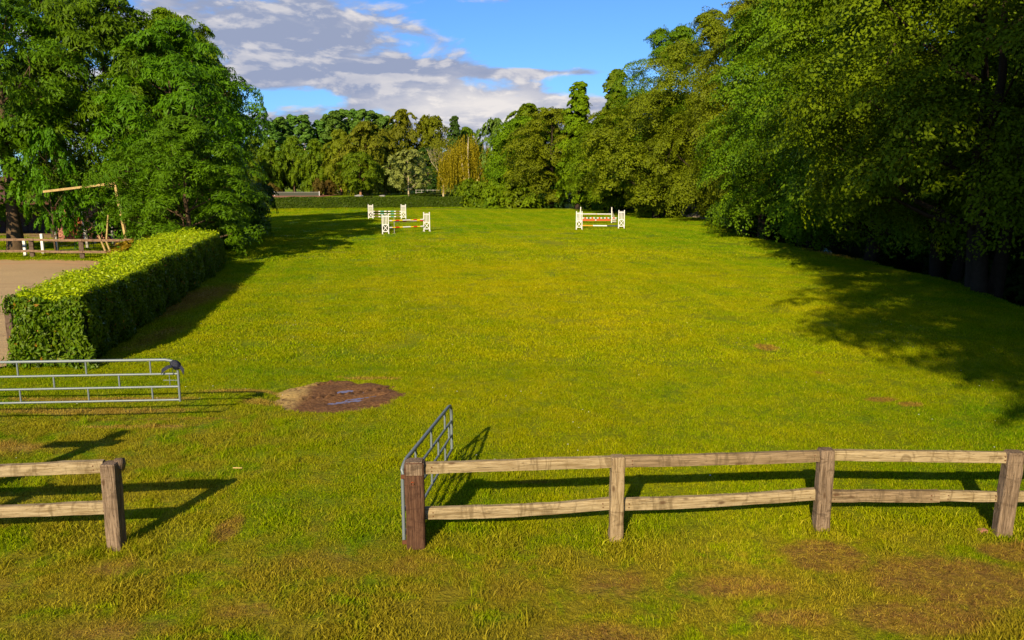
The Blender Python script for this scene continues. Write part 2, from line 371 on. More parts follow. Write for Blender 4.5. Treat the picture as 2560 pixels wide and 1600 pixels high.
M['bark_white'] = simple('whitish_birch_bark', (0.62, 0.52, 0.36), 0.8, 0, 0.2, 4, 0.3, 0.1)
M['stone'] = simple('boulder_stone', (0.33, 0.27, 0.19), 0.85, 0, 0.3, 3, 0.7)
M['brick'] = simple('pinkish_brick', (0.42, 0.18, 0.12), 0.85, 0, 0.25, 4)
M['mortar'] = simple('mortar', (0.34, 0.25, 0.19), 0.9)
M['tile'] = simple('orange_roof_tile', (0.40, 0.12, 0.045), 0.8, 0, 0.3, 3, 0.4)
M['dark_tile'] = simple('darkened_tile', (0.10, 0.045, 0.028), 0.9, 0, 0.4, 3, 0.4)  # barn tile colour darkened to tone down the sunlit roof
M['plaster'] = simple('cream_plaster', (0.68, 0.55, 0.30), 0.85, 0, 0.1, 2)
M['darkwood'] = simple('dark_barn_boards', (0.045, 0.032, 0.03), 0.9, 0, 0.3, 3)
M['clay'] = simple('red_clay_court', (0.28, 0.12, 0.06), 0.9, 0, 0.15, 1)
M['net'] = simple('dark_net', (0.05, 0.055, 0.04), 0.9)
M['door'] = simple('rust_red_door_boards', (0.33, 0.085, 0.03), 0.8)
M['glass'] = simple('window_glass', (0.03, 0.035, 0.04), 0.08, 0, 0.05, 1, 0, 0.7)
M['rust'] = simple('rusty_iron', (0.12, 0.045, 0.02), .85)
M['cut'] = simple('fresh_cut_wood', (0.62, 0.42, 0.14), 0.8)

M['locust'] = leaf_mat('locust_leaf', (0.038, 0.098, 0.002), (0.120, 0.235, 0.002), 0.24, 0.2)
M['alder'] = leaf_mat('alder_leaf', (0.045, 0.100, 0.002), (0.190, 0.275, 0.002), 0.18, 0.15, 0.6)
M['alder_yel'] = leaf_mat('yellowish_leaf', (0.097, 0.131, 0.005), (0.221, 0.262, 0.005), 0.30, 0.2)
M['maple'] = leaf_mat('bright_green_leaf', (0.055, 0.110, 0.003), (0.180, 0.250, 0.003), 0.22, 0.2)
M['poplar'] = leaf_mat('poplar_leaf', (0.069, 0.152, 0.017), (0.166, 0.290, 0.029), 0.30, 0.35)
M['olivet'] = leaf_mat('olive_leaf', (0.110, 0.124, 0.007), (0.207, 0.221, 0.008), 0.28, 0.2)
M['greyt'] = leaf_mat('grey_green_leaf', (0.152, 0.193, 0.037), (0.331, 0.373, 0.083), 0.28, 0.3)
M['gold'] = leaf_mat('golden_leaf', (0.230, 0.190, 0.006), (0.370, 0.310, 0.012), 0.35, 0.15)
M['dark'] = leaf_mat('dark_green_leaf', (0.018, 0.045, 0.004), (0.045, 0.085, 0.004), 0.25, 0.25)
M['conif'] = leaf_mat('conifer_needle', (0.026, 0.065, 0.009), (0.065, 0.137, 0.014), 0.2, 0.2)
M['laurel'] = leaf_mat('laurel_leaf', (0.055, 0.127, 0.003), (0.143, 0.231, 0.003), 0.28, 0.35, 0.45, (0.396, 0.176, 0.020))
M['laurel_top'] = leaf_mat('top_laurel_leaf', (0.277, 0.352, 0.004), (0.495, 0.525, 0.005), 0.34, 0.4, 0.4, (0.540, 0.300, 0.027))  # hedge top given a lighter, yellower leaf colour than the sides
M['yew'] = leaf_mat('hedge_leaf', (0.028, 0.055, 0.003), (0.075, 0.110, 0.003), 0.2, 0.2)
M['brownleaf'] = leaf_mat('brownish_shoots', (0.221, 0.138, 0.010), (0.359, 0.304, 0.010), 0.3, 0.2)
M['rustleaf'] = leaf_mat('rusty_leaf', (0.09, 0.06, 0.012), (0.16, 0.13, 0.012), 0.3, 0.2)
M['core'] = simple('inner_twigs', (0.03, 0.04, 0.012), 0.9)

# ------------------------------------------------------------------ terrain
CR_Y = np.array([-80, 0, 20, 29, 38, 49, 58, 66, 74, 84, 92, 109, 122, 150, 300, 900.])
CR_X = np.array([17.0, 18.2, 18.8, 19.0, 20.6, 20.6, 19.8, 18.9, 18.7, 20.6, 22.2, 23.5, 27, 38, 80, 200.])
def crest(y): return np.interp(y, CR_Y, CR_X)
def hz(x, y):
    x = np.asarray(x, dtype=float); y = np.asarray(y, dtype=float)
    d = x - crest(y)
    def sm(t): t = np.clip(t, 0, 1); return t * t * (3 - 2 * t)
    z = -1.55 * sm((d + 1.0) / 4.5) + 1.25 * sm((d - 7.5) / 4.0)
    z = z + 0.05 * np.sin(x * .31 + 1.0) * np.sin(y * .23) + 0.025 * np.sin(x * .9 + y * .4)
    mr = ((x - MUD_C[0]) / MUD_R[0]) ** 2 + ((y - MUD_C[1]) / MUD_R[1]) ** 2
    return z - 0.09 * sm((1.15 - mr) / 0.5)
def hz1(x, y): return float(hz(x, y))

def graded(breaks):
    out = [breaks[0][0]]
    for (a, b_, st) in breaks:
        n_ = max(1, int(round((b_ - a) / st)))
        out += list(np.linspace(a, b_, n_ + 1)[1:])
    return np.array(out)
gx = graded([(-900, -200, 70), (-200, -60, 10), (-60, -14, 1.0), (-14, 14, 0.16), (14, 34, 0.45), (34, 80, 4), (80, 900, 80)])
gy = graded([(-60, 2, 4), (2, 20, 0.16), (20, 60, 0.7), (60, 140, 1.6), (140, 400, 12), (400, 1500, 110)])
X_, Y_ = np.meshgrid(gx, gy); Z_ = hz(X_, Y_)
nx, ny = len(gx), len(gy)
idx = np.arange(nx * ny).reshape(ny, nx)
F_ = np.stack([idx[:-1, :-1], idx[:-1, 1:], idx[1:, 1:], idx[1:, :-1]], -1).reshape(-1, 4)
gm = mesh_np('meadow_ground', np.stack([X_, Y_, Z_], -1).reshape(-1, 3), F_, True)
tag(link('meadow_ground', gm, M['ground']), kind='structure')

# stream
ys = np.arange(-60, 98, 2.0); V = []; F = []
for i, y in enumerate(ys):
    c = float(crest(y)); V += [(c + 1.2, y, -1.22), (c + 10.0, y, -1.22)]
    if i: F.append((2 * i - 2, 2 * i - 1, 2 * i + 1, 2 * i))
m, h, b, out = mat('stream_water')
b.inputs['Base Color'].default_value = (0.012, 0.014, 0.008, 1); b.inputs['Roughness'].default_value = 0.07; b.inputs['Specular IOR Level'].default_value = 0.5
geo = h.node('ShaderNodeNewGeometry'); bp = h.node('ShaderNodeBump'); bp.inputs['Strength'].default_value = 0.25; bp.inputs['Distance'].default_value = 0.05
h.l.new(h.noise(geo.outputs['Position'], 2.5, 3), bp.inputs['Height']); h.l.new(bp.outputs[0], b.inputs['Normal'])
tag(link('stream_water', mesh_np('stream_water', V, F), m), kind='structure')

# sand riding arena on the left
poly = [(-75, 46.5), (-28.5, 46.2), (-23.5, 45.2), (-21, 44.6), (-18.6, 45), (-17.9, 43), (-16.3, 36), (-14.8, 28), (-13.5, 22.5), (-12.75, 19.6), (-13.2, 18.6), (-16, 18.2), (-75, 18)]
from mathutils.geometry import tessellate_polygon
pts = []
for i in range(len(poly)):
    a, b_ = Vector(poly[i]), Vector(poly[(i + 1) % len(poly)]); n_ = max(2, int((b_ - a).length / 0.8))
    for k in range(n_):
        p = a.lerp(b_, k / n_); p = p + Vector((mnoise.noise((p.x * .8, p.y * .8, 1)), mnoise.noise((p.x * .8, p.y * .8, 9)))) * 0.35
        pts.append(p)
tri = tessellate_polygon([[Vector((p.x, p.y, 0)) for p in pts]])
bm = bmesh.new(); vs = [bm.verts.new((p.x, p.y, 0)) for p in pts]
for t in tri:
    try: bm.faces.new([vs[i] for i in t])
    except Exception: pass
bmesh.ops.recalc_face_normals(bm, faces=bm.faces[:])
for _ in range(4):
    bmesh.ops.subdivide_edges(bm, edges=[e for e in bm.edges if e.calc_length() > 2.0], cuts=1)
    bmesh.ops.triangulate(bm, faces=bm.faces[:])
for v in bm.verts: v.co.z = hz1(v.co.x, v.co.y) + 0.05
for f in bm.faces:
    f.normal_update()
    if f.normal.z < 0: f.normal_flip()
m, h, b, out = mat('arena_sand')
geo = h.node('ShaderNodeNewGeometry'); P = geo.outputs['Position']
n1 = h.noise(P, 0.5, 5, 0.6); n2 = h.noise(P, 6, 5, 0.7); n3 = h.noise(h.scale(P, 0.3, 1.4, 1), 1.2, 4, 0.6, 1.0)
c = h.mix(n1, (0.33, 0.215, 0.095), (0.45, 0.31, 0.145)); c = h.mix(h.m('MULTIPLY', h.smooth(n2, 0.55, 0.75), 0.45), c, (0.25, 0.14, 0.06))
sp = h.node('ShaderNodeSeparateXYZ'); h.l.new(P, sp.inputs[0])
for (cx, cy, r) in ((-22, 27, 7.2), (-23, 27, 8.4), (-27, 33, 11)):
    dx = h.m('SUBTRACT', sp.outputs[0], cx); dy = h.m('SUBTRACT', sp.outputs[1], cy)
    d = h.m('ABSOLUTE', h.m('SUBTRACT', h.m('SQRT', h.m('ADD', h.m('MULTIPLY', dx, dx), h.m('MULTIPLY', dy, dy))), r))
    c = h.mix(h.m('MULTIPLY', h.m('SUBTRACT', 1.0, h.smooth(d, 0.05, 0.16)), 0.5), c, (0.27, 0.16, 0.075))
c = h.mix(h.m('MULTIPLY', h.smooth(sp.outputs[1], 40, 46), h.smooth(n3, 0.35, 0.6)), c, (0.42, 0.23, 0.10))
h.l.new(c, b.inputs['Base Color']); b.inputs['Roughness'].default_value = 0.95
bp = h.node('ShaderNodeBump'); bp.inputs['Strength'].default_value = 0.7; bp.inputs['Distance'].default_value = 0.06
h.l.new(h.m('ADD', n2, n3), bp.inputs['Height']); h.l.new(bp.outputs[0], b.inputs['Normal'])
tag(link('sand_arena', from_bm('sand_arena', bm), m), kind='structure')

# muddy hollow with ruts, tread marks and puddles
TREADS = []
for (x0, y0, x1, y1, n_) in ((-4.83, 17.75, -4.3, 18.25, 5), (-4.62, 16.8, -4.05, 17.0, 4), (-3.85, 17.15, -2.75, 17.85, 7)):
    for k in range(n_): TREADS.append((x0 + (x1 - x0) * k / (n_ - 1), y0 + (y1 - y0) * k / (n_ - 1)))
def mud_edge(a): return 1.0 + 0.10 * math.sin(3 * a + 1) + 0.07 * math.sin(7 * a + 2) + 0.05 * math.sin(13 * a)
NXm, NYm = 130, 110; V = []
for j in range(NYm):
    for i in range(NXm):
        u = i / (NXm - 1) * 2 - 1; v = j / (NYm - 1) * 2 - 1
        x = MUD_C[0] + u * MUD_R[0] * 1.25; y = MUD_C[1] + v * MUD_R[1] * 1.25
        r = math.hypot(u * 1.25, v * 1.25) / mud_edge(math.atan2(v, u))
        z = -0.002 + 0.022 * mnoise.fractal(Vector((x * 1.6, y * 1.6, 2)), 1.0, 2.1, 5) + 0.012 * mnoise.noise(Vector((x * 14, y * 14, 5)))
        # two wheel ruts
        for (px, py, qx, qy) in ((-4.9, 16.9, -2.4, 17.9), (-4.9, 17.9, -2.9, 18.4)):
            dx, dy = qx - px, qy - py; L = math.hypot(dx, dy); dd = abs((x - px) * dy - (y - py) * dx) / L
            z -= 0.02 * math.exp(-(dd / 0.16) ** 2)
        for (qx, qy, qa, qb, qs) in ((-3.62, 16.66, .50, .20, .34), (-3.25, 17.05, .42, .07, .5), (-3.78, 17.55, .20, .15, .3)):
            e1 = (x - qx) + 0; e2 = (y - qy) - qs * (x - qx)
            z -= 0.055 * math.exp(-(e1 / qa) ** 4 - (e2 / qb) ** 2)
        for (tx, ty) in TREADS:
            ddx = (x - tx) - 0.35 * (y - ty)
            if abs(ddx) < .2 and abs(y - ty) < .3: z += 0.05 * (math.exp(-((ddx - .03) / 0.04) ** 2) - 1.1 * math.exp(-((ddx + .035) / 0.028) ** 2)) * math.exp(-((y - ty) / 0.09) ** 2)
        z -= 0.16 * max(0, r - 0.88)
        V.append((x, y, z - 0.018))
idm = np.arange(NXm * NYm).reshape(NYm, NXm)
F = np.stack([idm[:-1, :-1], idm[:-1, 1:], idm[1:, 1:], idm[1:, :-1]], -1).reshape(-1, 4)
m, h, b, out = mat('wet_mud')
geo = h.node('ShaderNodeNewGeometry'); P = geo.outputs['Position']; sp = h.node('ShaderNodeSeparateXYZ'); h.l.new(P, sp.inputs[0])
n1 = h.noise(P, 2.0, 5, 0.65); n2 = h.noise(P, 16, 5, 0.7)
c = h.mix(h.smooth(n2, .35, .65), (0.095, 0.043, 0.017), (0.20, 0.10, 0.042))
strawf = h.m('MULTIPLY', h.m('SUBTRACT', 1.0, h.smooth(h.m('ADD', sp.outputs[0], h.m('MULTIPLY', n1, 0.9)), -4.35, -3.95)), h.smooth(h.m('ADD', n2, n1), 0.75, 1.05))
c = h.mix(strawf, c, (0.42, 0.28, 0.10))
h.l.new(c, b.inputs['Base Color']); h.l.new(h.m('ADD', 0.65, h.m('MULTIPLY', n1, 0.4)), b.inputs['Roughness']); b.inputs['Specular IOR Level'].default_value = 0.1
bp = h.node('ShaderNodeBump'); bp.inputs['Strength'].default_value = 0.8; bp.inputs['Distance'].default_value = 0.03
h.l.new(n2, bp.inputs['Height']); h.l.new(bp.outputs[0], b.inputs['Normal'])
tag(link('mud_patch', mesh_np('mud_patch', V, F, True), m), kind='structure')
m, h, b, out = mat('puddle_water')
b.inputs['Base Color'].default_value = (0.17, 0.105, 0.06, 1); b.inputs['Roughness'].default_value = 0.12; b.inputs['Specular IOR Level'].default_value = 0.75
V = [(MUD_C[0] + math.cos(a) * 1.15, MUD_C[1] - .05 + math.sin(a) * 0.95, -0.062) for a in np.linspace(0, 2 * PI, 40, endpoint=False)]
bm = bmesh.new(); bm.faces.new([bm.verts.new(v) for v in V])
tag(link('puddle_water', from_bm('puddle_water', bm), m), kind='structure')

# ------------------------------------------------------------------ grass (instanced tufts, one object)
def tuft(name, seed, radius, n, hmin, hmax, wid, lean):
    r = np.random.default_rng(seed)
    rr = radius * np.sqrt(r.random(n)); a = r.random(n) * 2 * PI
    cx, cy = rr * np.cos(a), rr * np.sin(a); hh = hmin + (hmax - hmin) * r.random(n) ** 1.5
    d = r.random(n) * 2 * PI; ln = hh * lean * (0.3 + r.random(n)); f = r.random(n) * PI; ww = wid * (0.6 + 0.8 * r.random(n))
    V = np.zeros((n, 5, 3)); V[:, 0, 0] = cx - np.cos(f) * ww / 2; V[:, 0, 1] = cy - np.sin(f) * ww / 2
    V[:, 1, 0] = cx + np.cos(f) * ww / 2; V[:, 1, 1] = cy + np.sin(f) * ww / 2
    mxp = cx + np.cos(d) * ln * .35; myp = cy + np.sin(d) * ln * .35
    V[:, 2, 0] = mxp + np.cos(f) * ww * .4; V[:, 2, 1] = myp + np.sin(f) * ww * .4; V[:, 2, 2] = hh * .6
    V[:, 3, 0] = mxp - np.cos(f) * ww * .4; V[:, 3, 1] = myp - np.sin(f) * ww * .4; V[:, 3, 2] = hh * .6
    V[:, 4, 0] = cx + np.cos(d) * ln; V[:, 4, 1] = cy + np.sin(d) * ln; V[:, 4, 2] = hh
    V[:, :2, 2] = -0.02
    F = []
    base = np.arange(n)[:, None] * 5
    F = np.concatenate([base + np.array([[0, 1, 2]]), base + np.array([[0, 2, 3]]), base + np.array([[3, 2, 4]])])
    v = np.repeat(r.random(n), 5)
    me = mesh_np(name, V.reshape(-1, 3), F, False, v); me.materials.append(M['blade'])
    return bpy.data.objects.new(name, me)
def ground_points(y0, y1, dens, keep=1.0, marg=1.5):
    xmax = 0.66 * (y1 + 5) + marg
    n = int(dens * (y1 - y0) * 2 * xmax); x = rng.uniform(-xmax, xmax, n); y = rng.uniform(y0, y1, n)
    k = (np.abs(x) < 0.66 * (y + 1) + marg) & (x < crest(y) + 3.2)
    k &= ~((x < -12.6 - (y - 19.6) * 0.215) & (x > -75) & (y > 18.2) & (y < 45.5))
    k &= ~((y > 17.2) & (y < 19.6) & (x < -13.2))
    mr = ((x - MUD_C[0]) / MUD_R[0]) ** 2 + ((y - MUD_C[1]) / MUD_R[1]) ** 2
    an = np.arctan2(y - MUD_C[1], x - MUD_C[0]); e = 0.86 * (1.0 + 0.10 * np.sin(3 * an + 1) + 0.07 * np.sin(7 * an + 2) + 0.05 * np.sin(13 * an))
    k &= mr > e ** 2
    return x[k], y[k]
def scatter(name, protos, x, y, s, label=None):
    coll = bpy.data.collections.new(name + '_tufts')
    for p in protos: coll.objects.link(p)
    n = len(x); z = hz(x, y)
    me = bpy.data.meshes.new(name); me.vertices.add(n); me.vertices.foreach_set('co', np.stack([x, y, z], -1).astype(np.float32).ravel())
    a = me.attributes.new('s', 'FLOAT', 'POINT'); a.data.foreach_set('value', s.astype(np.float32))
    a = me.attributes.new('r', 'FLOAT', 'POINT'); a.data.foreach_set('value', (rng.random(n) * 2 * PI).astype(np.float32))
    a = me.attributes.new('i', 'INT', 'POINT'); a.data.foreach_set('value', rng.integers(0, len(protos), n).astype(np.int32))
    o = bpy.data.objects.new(name, me); COL.objects.link(o)
    g = bpy.data.node_groups.new(name, 'GeometryNodeTree')
    g.interface.new_socket('Geometry', in_out='INPUT', socket_type='NodeSocketGeometry'); g.interface.new_socket('Geometry', in_out='OUTPUT', socket_type='NodeSocketGeometry')
    h = NT(g); gi = h.node('NodeGroupInput'); go = h.node('NodeGroupOutput')
    ci = h.node('GeometryNodeCollectionInfo'); ci.inputs['Collection'].default_value = coll; ci.inputs['Separate Children'].default_value = True
    ip = h.node('GeometryNodeInstanceOnPoints'); ip.inputs['Pick Instance'].default_value = True
    def na(nm, typ='FLOAT'):
        q = h.node('GeometryNodeInputNamedAttribute', data_type=typ); q.inputs['Name'].default_value = nm; return q.outputs[0]
    cb = h.node('ShaderNodeCombineXYZ'); h.l.new(na('r'), cb.inputs[2])
    h.l.new(gi.outputs[0], ip.inputs['Points']); h.l.new(ci.outputs[0], ip.inputs['Instance']); h.l.new(na('i', 'INT'), ip.inputs['Instance Index'])
    h.l.new(cb.outputs[0], ip.inputs['Rotation']); h.l.new(na('s'), ip.inputs['Scale']); h.l.new(ip.outputs[0], go.inputs[0])
    md = o.modifiers.new('scatter', 'NODES'); md.node_group = g
    tag(o, label, 'grass', None, 'stuff')
    return o
# nearest zone
x, y = ground_points(4.6, 20, 48)
n_arr = np.array([mnoise.noise(Vector((a * .9, b2 * .9, 4))) for a, b2 in zip(x, y)])
nearf = np.clip((11.0 - y) / 2.0, 0, 1)
s = 0.75 + 0.35 * rng.random(len(x)) + n_arr * 0.35 + nearf * (0.0 + n_arr * .4)
for cx, cy, rx, ry, st in WORN:
    d = ((x - cx) / rx) ** 2 + ((y - cy) / ry) ** 2; s *= 1 - 0.55 * st * np.clip(1.2 - d, 0, 1)
# longer grass left standing round the feet of the posts
for px, py in ((-5.17, 9.65), (-1.23, 9.56), (1.36, 9.79), (4.15, 10.05), (6.61, 9.98), (-1.2, 13.0)):
    s *= 1 + 0.55 * np.exp(-(((x - px) / .35) ** 2 + ((y - py) / .3) ** 2))
s *= 1 + 0.35 * np.exp(-((y - 10.3) / .35) ** 2)
scatter('near_grass', [tuft('tuft', 20 + k, .17, 50, .02, .065, .0085, 1.2) for k in range(6)], x, y, np.clip(s, .25, 2.1), 'short grass blades covering the near part of the meadow')
x, y = ground_points(20, 46, 8)
scatter('middle_grass', [tuft('tuft', 40 + k, .42, 120, .02, .06, .017, 1.2) for k in range(5)], x, y, 0.8 + 0.5 * rng.random(len(x)), 'mown grass in the middle of the meadow')
x, y = ground_points(46, 122, 1.3)
scatter('far_grass', [tuft('tuft', 60 + k, 1.0, 190, .03, .07, .040, 1.2) for k in range(4)], x, y, 0.8 + 0.4 * rng.random(len(x)), 'mown grass at the far end of the meadow')
# rank tufts
x, y = ground_points(4.8, 10.6, 2.0)
nn = np.array([mnoise.noise(Vector((a * .7, b2 * .7, 14))) for a, b2 in zip(x, y)])
k = nn > 0.05; x, y = x[k], y[k]
x2 = np.concatenate([x, -0.5 + 0.6 * rng.random(40), -5.5 + 0.8 * rng.random(25), rng.uniform(-11, -2.5, 90)]); y2 = np.concatenate([y, 9.3 + 3.4 * rng.random(40), 9.4 + .5 * rng.random(25), rng.uniform(11.5, 16, 90)])
scatter('rank_grass', [tuft('tuft', 80 + k, .13, 60, .04, .14, .008, 1.3) for k in range(4)], x2, y2, 0.7 + 0.5 * rng.random(len(x2)), 'longer rank grass tufts near the railings')
mx_, my_ = [], []
for cx, cy, rx, ry, st_ in WORN:
    if cy > 21 or cy < 5: continue
    n_ = int(130 * rx * ry * st_) + 6; aa = rng.random(n_) * 2 * PI; qq = np.sqrt(rng.random(n_)) * 1.15
    mx_.append(cx + np.cos(aa) * qq * rx); my_.append(cy + np.sin(aa) * qq * ry)
mx_ = np.concatenate(mx_); my_ = np.concatenate(my_)
mr = ((mx_ - MUD_C[0]) / MUD_R[0]) ** 2 + ((my_ - MUD_C[1]) / MUD_R[1]) ** 2; k = mr > .85; mx_, my_ = mx_[k], my_[k]
scatter('matted_grass', [tuft('tuft', 140 + k, .16, 55, .008, .026, .007, 5.0) for k in range(4)], mx_, my_, 0.8 + 0.5 * rng.random(len(mx_)), 'dead flattened stalks lying over the worn patches')
# grass beyond the arena railings and along the arena's edge
x = rng.uniform(-40, -17, 2600); y = rng.uniform(45.6, 62, 2600)
scatter('paddock_grass', [tuft('tuft', 90 + k, .6, 90, .05, .14, .03, .9) for k in range(3)], x, y, 0.8 + 0.6 * rng.random(len(x)), 'grass strip between arena railings and the locust trees')

# ------------------------------------------------------------------ foliage
def unit(a): return a / np.maximum(np.linalg.norm(a, axis=-1, keepdims=True), 1e-9)
def leaf_geo(C, N, T, L, Wd, v, bend=0.2):
    """one folded leaf-sized face per row"""
    N = unit(N); T = unit(T - (T * N).sum(-1, keepdims=True) * N); B = np.cross(N, T)
    L = np.asarray(L)[:, None]; Wd = np.asarray(Wd)[:, None]
    q = np.stack([C - T * L * .5, C + B * Wd * .5 - T * L * .05 + N * L * .06, C + T * L * .5 - N * L * bend, C - B * Wd * .5 - T * L * .05 + N * L * .06], 1)
    n = len(C); F = np.arange(n * 4).reshape(n, 4)
    return q.reshape(-1, 3), F, np.repeat(v, 4)
PROF = {
    'broad': lambda t: np.clip(np.sin(PI * (t * .80 + .17)), 0, 1) ** .65,
    'full': lambda t: np.clip((1 - t ** 2.4), 0, 1) ** .55 * (0.80 + .25 * np.sin(PI * t)),
    'cone': lambda t: np.clip(1 - t, 0, 1) ** .75 * np.clip(t * 6 + .4, 0, 1),
    'column': lambda t: np.clip(t * 4 + .25, 0, 1) * np.clip(1 - t ** 3.0, 0, 1) ** .6,
    'round': lambda t: np.clip(1 - (2 * t - 1) ** 2, 0, 1) ** .5,
}
def crown(name, seed, R, z0, z1, prof, nb, npad, per, leaf, aspect=.62, flat=.40, padr=(.16, .26), upbias=.5, droop=0.0, side=None, inner=.22, lump=.55):
    """leaf clumps (pads) sit on boughs, boughs fill the crown's outline. Returns (mesh, bough list, pad list)"""
    r = np.random.default_rng(seed); H = z1 - z0
    t = (np.arange(nb) + r.random(nb)) / nb; t = np.clip(t * 1.0, .03, .96)
    a = np.arange(nb) * 2.39996 + r.random(nb) * .9 + seed
    env = PROF[prof](t) * R * (0.80 + .35 * r.random(nb)); rad = env * ((.42 if lump > .5 else .55) + .26 * r.random(nb))
    bc = np.stack([rad * np.cos(a), rad * np.sin(a), z0 + t * H], -1); br = np.maximum(env * lump, R * .16) * (.85 + .35 * r.random(nb))
    if side is not None: bc[:, :2] += np.array(side) * (t * (1 - t) * 4)[:, None]
    # pads
    k = r.integers(0, nb, npad); d = r.normal(size=(npad, 3)); out_ = unit(bc[k] - np.array([0, 0, z0 + H * .45])); out_[:, 2] *= .4
    d = unit(unit(d) + out_ * .75 + np.array([0, 0, .15])); inn = r.random(npad) < inner
    dist = br[k] * np.where(inn, .45, .78 + .5 * r.random(npad))
    pc = bc[k] + d * dist[:, None] * np.array([1, 1, min(1.0, max(.55, H / (3.2 * R)))])
    pc[:, 2] = np.clip(pc[:, 2], z0 * .8, z1)
    pr = R * (padr[0] + (padr[1] - padr[0]) * r.random(npad)) * (0.6 + .5 * PROF[prof](np.clip((pc[:, 2] - z0) / H, 0.02, .98)))
    ax = unit(d * .55 + np.array([0, 0, upbias]) + r.normal(size=(npad, 3)) * .18)
    e1 = unit(np.cross(ax, np.array([.3, .9, .1]))); e2 = np.cross(ax, e1)
    n = npad * per; kk = np.repeat(np.arange(npad), per)
    rho = np.sqrt(r.random(n)); ph = r.random(n) * 2 * PI; lob = 1 + .28 * np.sin(3 * ph + kk * 1.7) + .16 * np.sin(5 * ph + kk)
    rr = rho * pr[kk] * lob; radial = e1[kk] * np.cos(ph)[:, None] + e2[kk] * np.sin(ph)[:, None]
    hgt = (1 - rho ** 2) * flat * pr[kk] * (.4 + .6 * r.random(n)) - rho ** 2 * pr[kk] * droop + r.normal(size=n) * .05 * pr[kk]
    C = pc[kk] + radial * rr[:, None] + ax[kk] * hgt[:, None]
    N = ax[kk] + radial * rho[:, None] * .7 + r.normal(size=(n, 3)) * .42
    T = radial + r.normal(size=(n, 3)) * .6 + np.array([0, 0, -droop * 2.0])
    L = leaf * (.6 + .8 * r.random(n)); v = np.clip(.5 * r.random(n) + .5 * r.random(npad)[kk], 0, 1)
    V, F, A = leaf_geo(C, N, T, L, L * aspect, v)
    return mesh_np(name, V, F, False, A), bc, pc
def trunk_path(h, lean=(0, 0), seed=0, n=7, wob=.12):
    r = random.Random(seed); P = []
    for i in range(n):
        t = i / (n - 1)
        P.append((lean[0] * t + r.uniform(-wob, wob) * (t > 0), lean[1] * t + r.uniform(-wob, wob) * (t > 0), h * t - 0.35 * (i == 0)))
    return P
def wood(name, h, r0, bc, pc, seed, lean=(0, 0), nlimb=14, ntwig=40, multi=1):
    specs = []
    r = random.Random(seed)
    for s_ in range(multi):
        off = (0, 0) if multi == 1 else (math.cos(s_ * 2.3 + seed) * r0 * 1.1, math.sin(s_ * 2.3 + seed) * r0 * 1.1)
        ln = (lean[0] + off[0] * 3.5, lean[1] + off[1] * 3.5)
        P = trunk_path(h, ln, seed + s_); P = [(p[0] + off[0], p[1] + off[1], p[2]) for p in P]
        q = r0 / math.sqrt(multi) if multi > 1 else r0
        R_ = [q * (1.45 if i == 0 else 1.0) * (1 - .80 * i / (len(P) - 1)) for i in range(len(P))]
        specs.append((P, R_))
    tm = [tubes_me(name + '_trunk', [q_], 10) for q_ in specs]
    P, R_ = specs[0]; lb = []
    order = list(range(len(bc))); r.shuffle(order)
    for i in order[:nlimb]:
        c = Vector(bc[i]); z = max(h * .16, min(h * .9, c.z - (c.xy.length * .55) - .3)); f = z / h * (len(P) - 1); j = min(int(f), len(P) - 2)
        s0 = Vector(P[j]).lerp(Vector(P[j + 1]), f - j); rr = max(r0 * .12, R_[j] * .5)
        mid = s0.lerp(c, .5) + Vector((r.uniform(-.2, .2), r.uniform(-.2, .2), -.05 * (c - s0).length))
        lb.append(([s0, s0.lerp(mid, .5), mid, c.lerp(mid, .3), c], [rr, rr * .8, rr * .6, rr * .4, rr * .22]))
    for _ in range(ntwig):
        p = Vector(pc[r.randrange(len(pc))]); b0 = min((Vector(q) for q in bc), key=lambda q: (q - p).length)
        rr = r0 * .10
        lb.append(([b0, b0.lerp(p, .5) + Vector((0, 0, -.1)), p], [rr, rr * .7, rr * .3]))
    lm = tubes_me(name + '_branches', lb, 5)
    return tm, lm
def tree(kind, crown_m, trunk_m, limb_m, leafm, barkm, loc, rz, sc, label, cat, group=None, scz=None):
    o = empty(kind, (loc[0], loc[1], loc[2] if len(loc) > 2 else hz1(loc[0], loc[1])), label, cat, group, rz)
    o.scale = (sc, sc, scz or sc)
    def part(nm, me, m_):
        c = bpy.data.objects.new(nm, me); COL.objects.link(c); c.parent = o
        if not me.materials: me.materials.append(m_)
        if me.materials[0] is not m_: c.material_slots[0].link = 'OBJECT'; c.material_slots[0].material = m_
        return c
    if crown_m: part('crown', crown_m, leafm)['kind'] = 'stuff'
    for t_ in trunk_m: part('trunk', t_, barkm)
    if limb_m: part('branches', limb_m, barkm)['kind'] = 'stuff'
    return o
TM = {}
def model(key, seed, R, z0, z1, prof, nb, npad, per, leaf, r0=.3, lean=(0, 0), multi=1, nlimb=14, ntwig=40, **kw):
    cm, bc, pc = crown(key + '_crown', seed, R, z0, z1, prof, nb, npad, per, leaf, **kw)
    tm, lm = wood(key, z1 * .88, r0, bc, pc, seed, lean, nlimb, ntwig, multi)
    TM[key] = (cm, tm, lm)
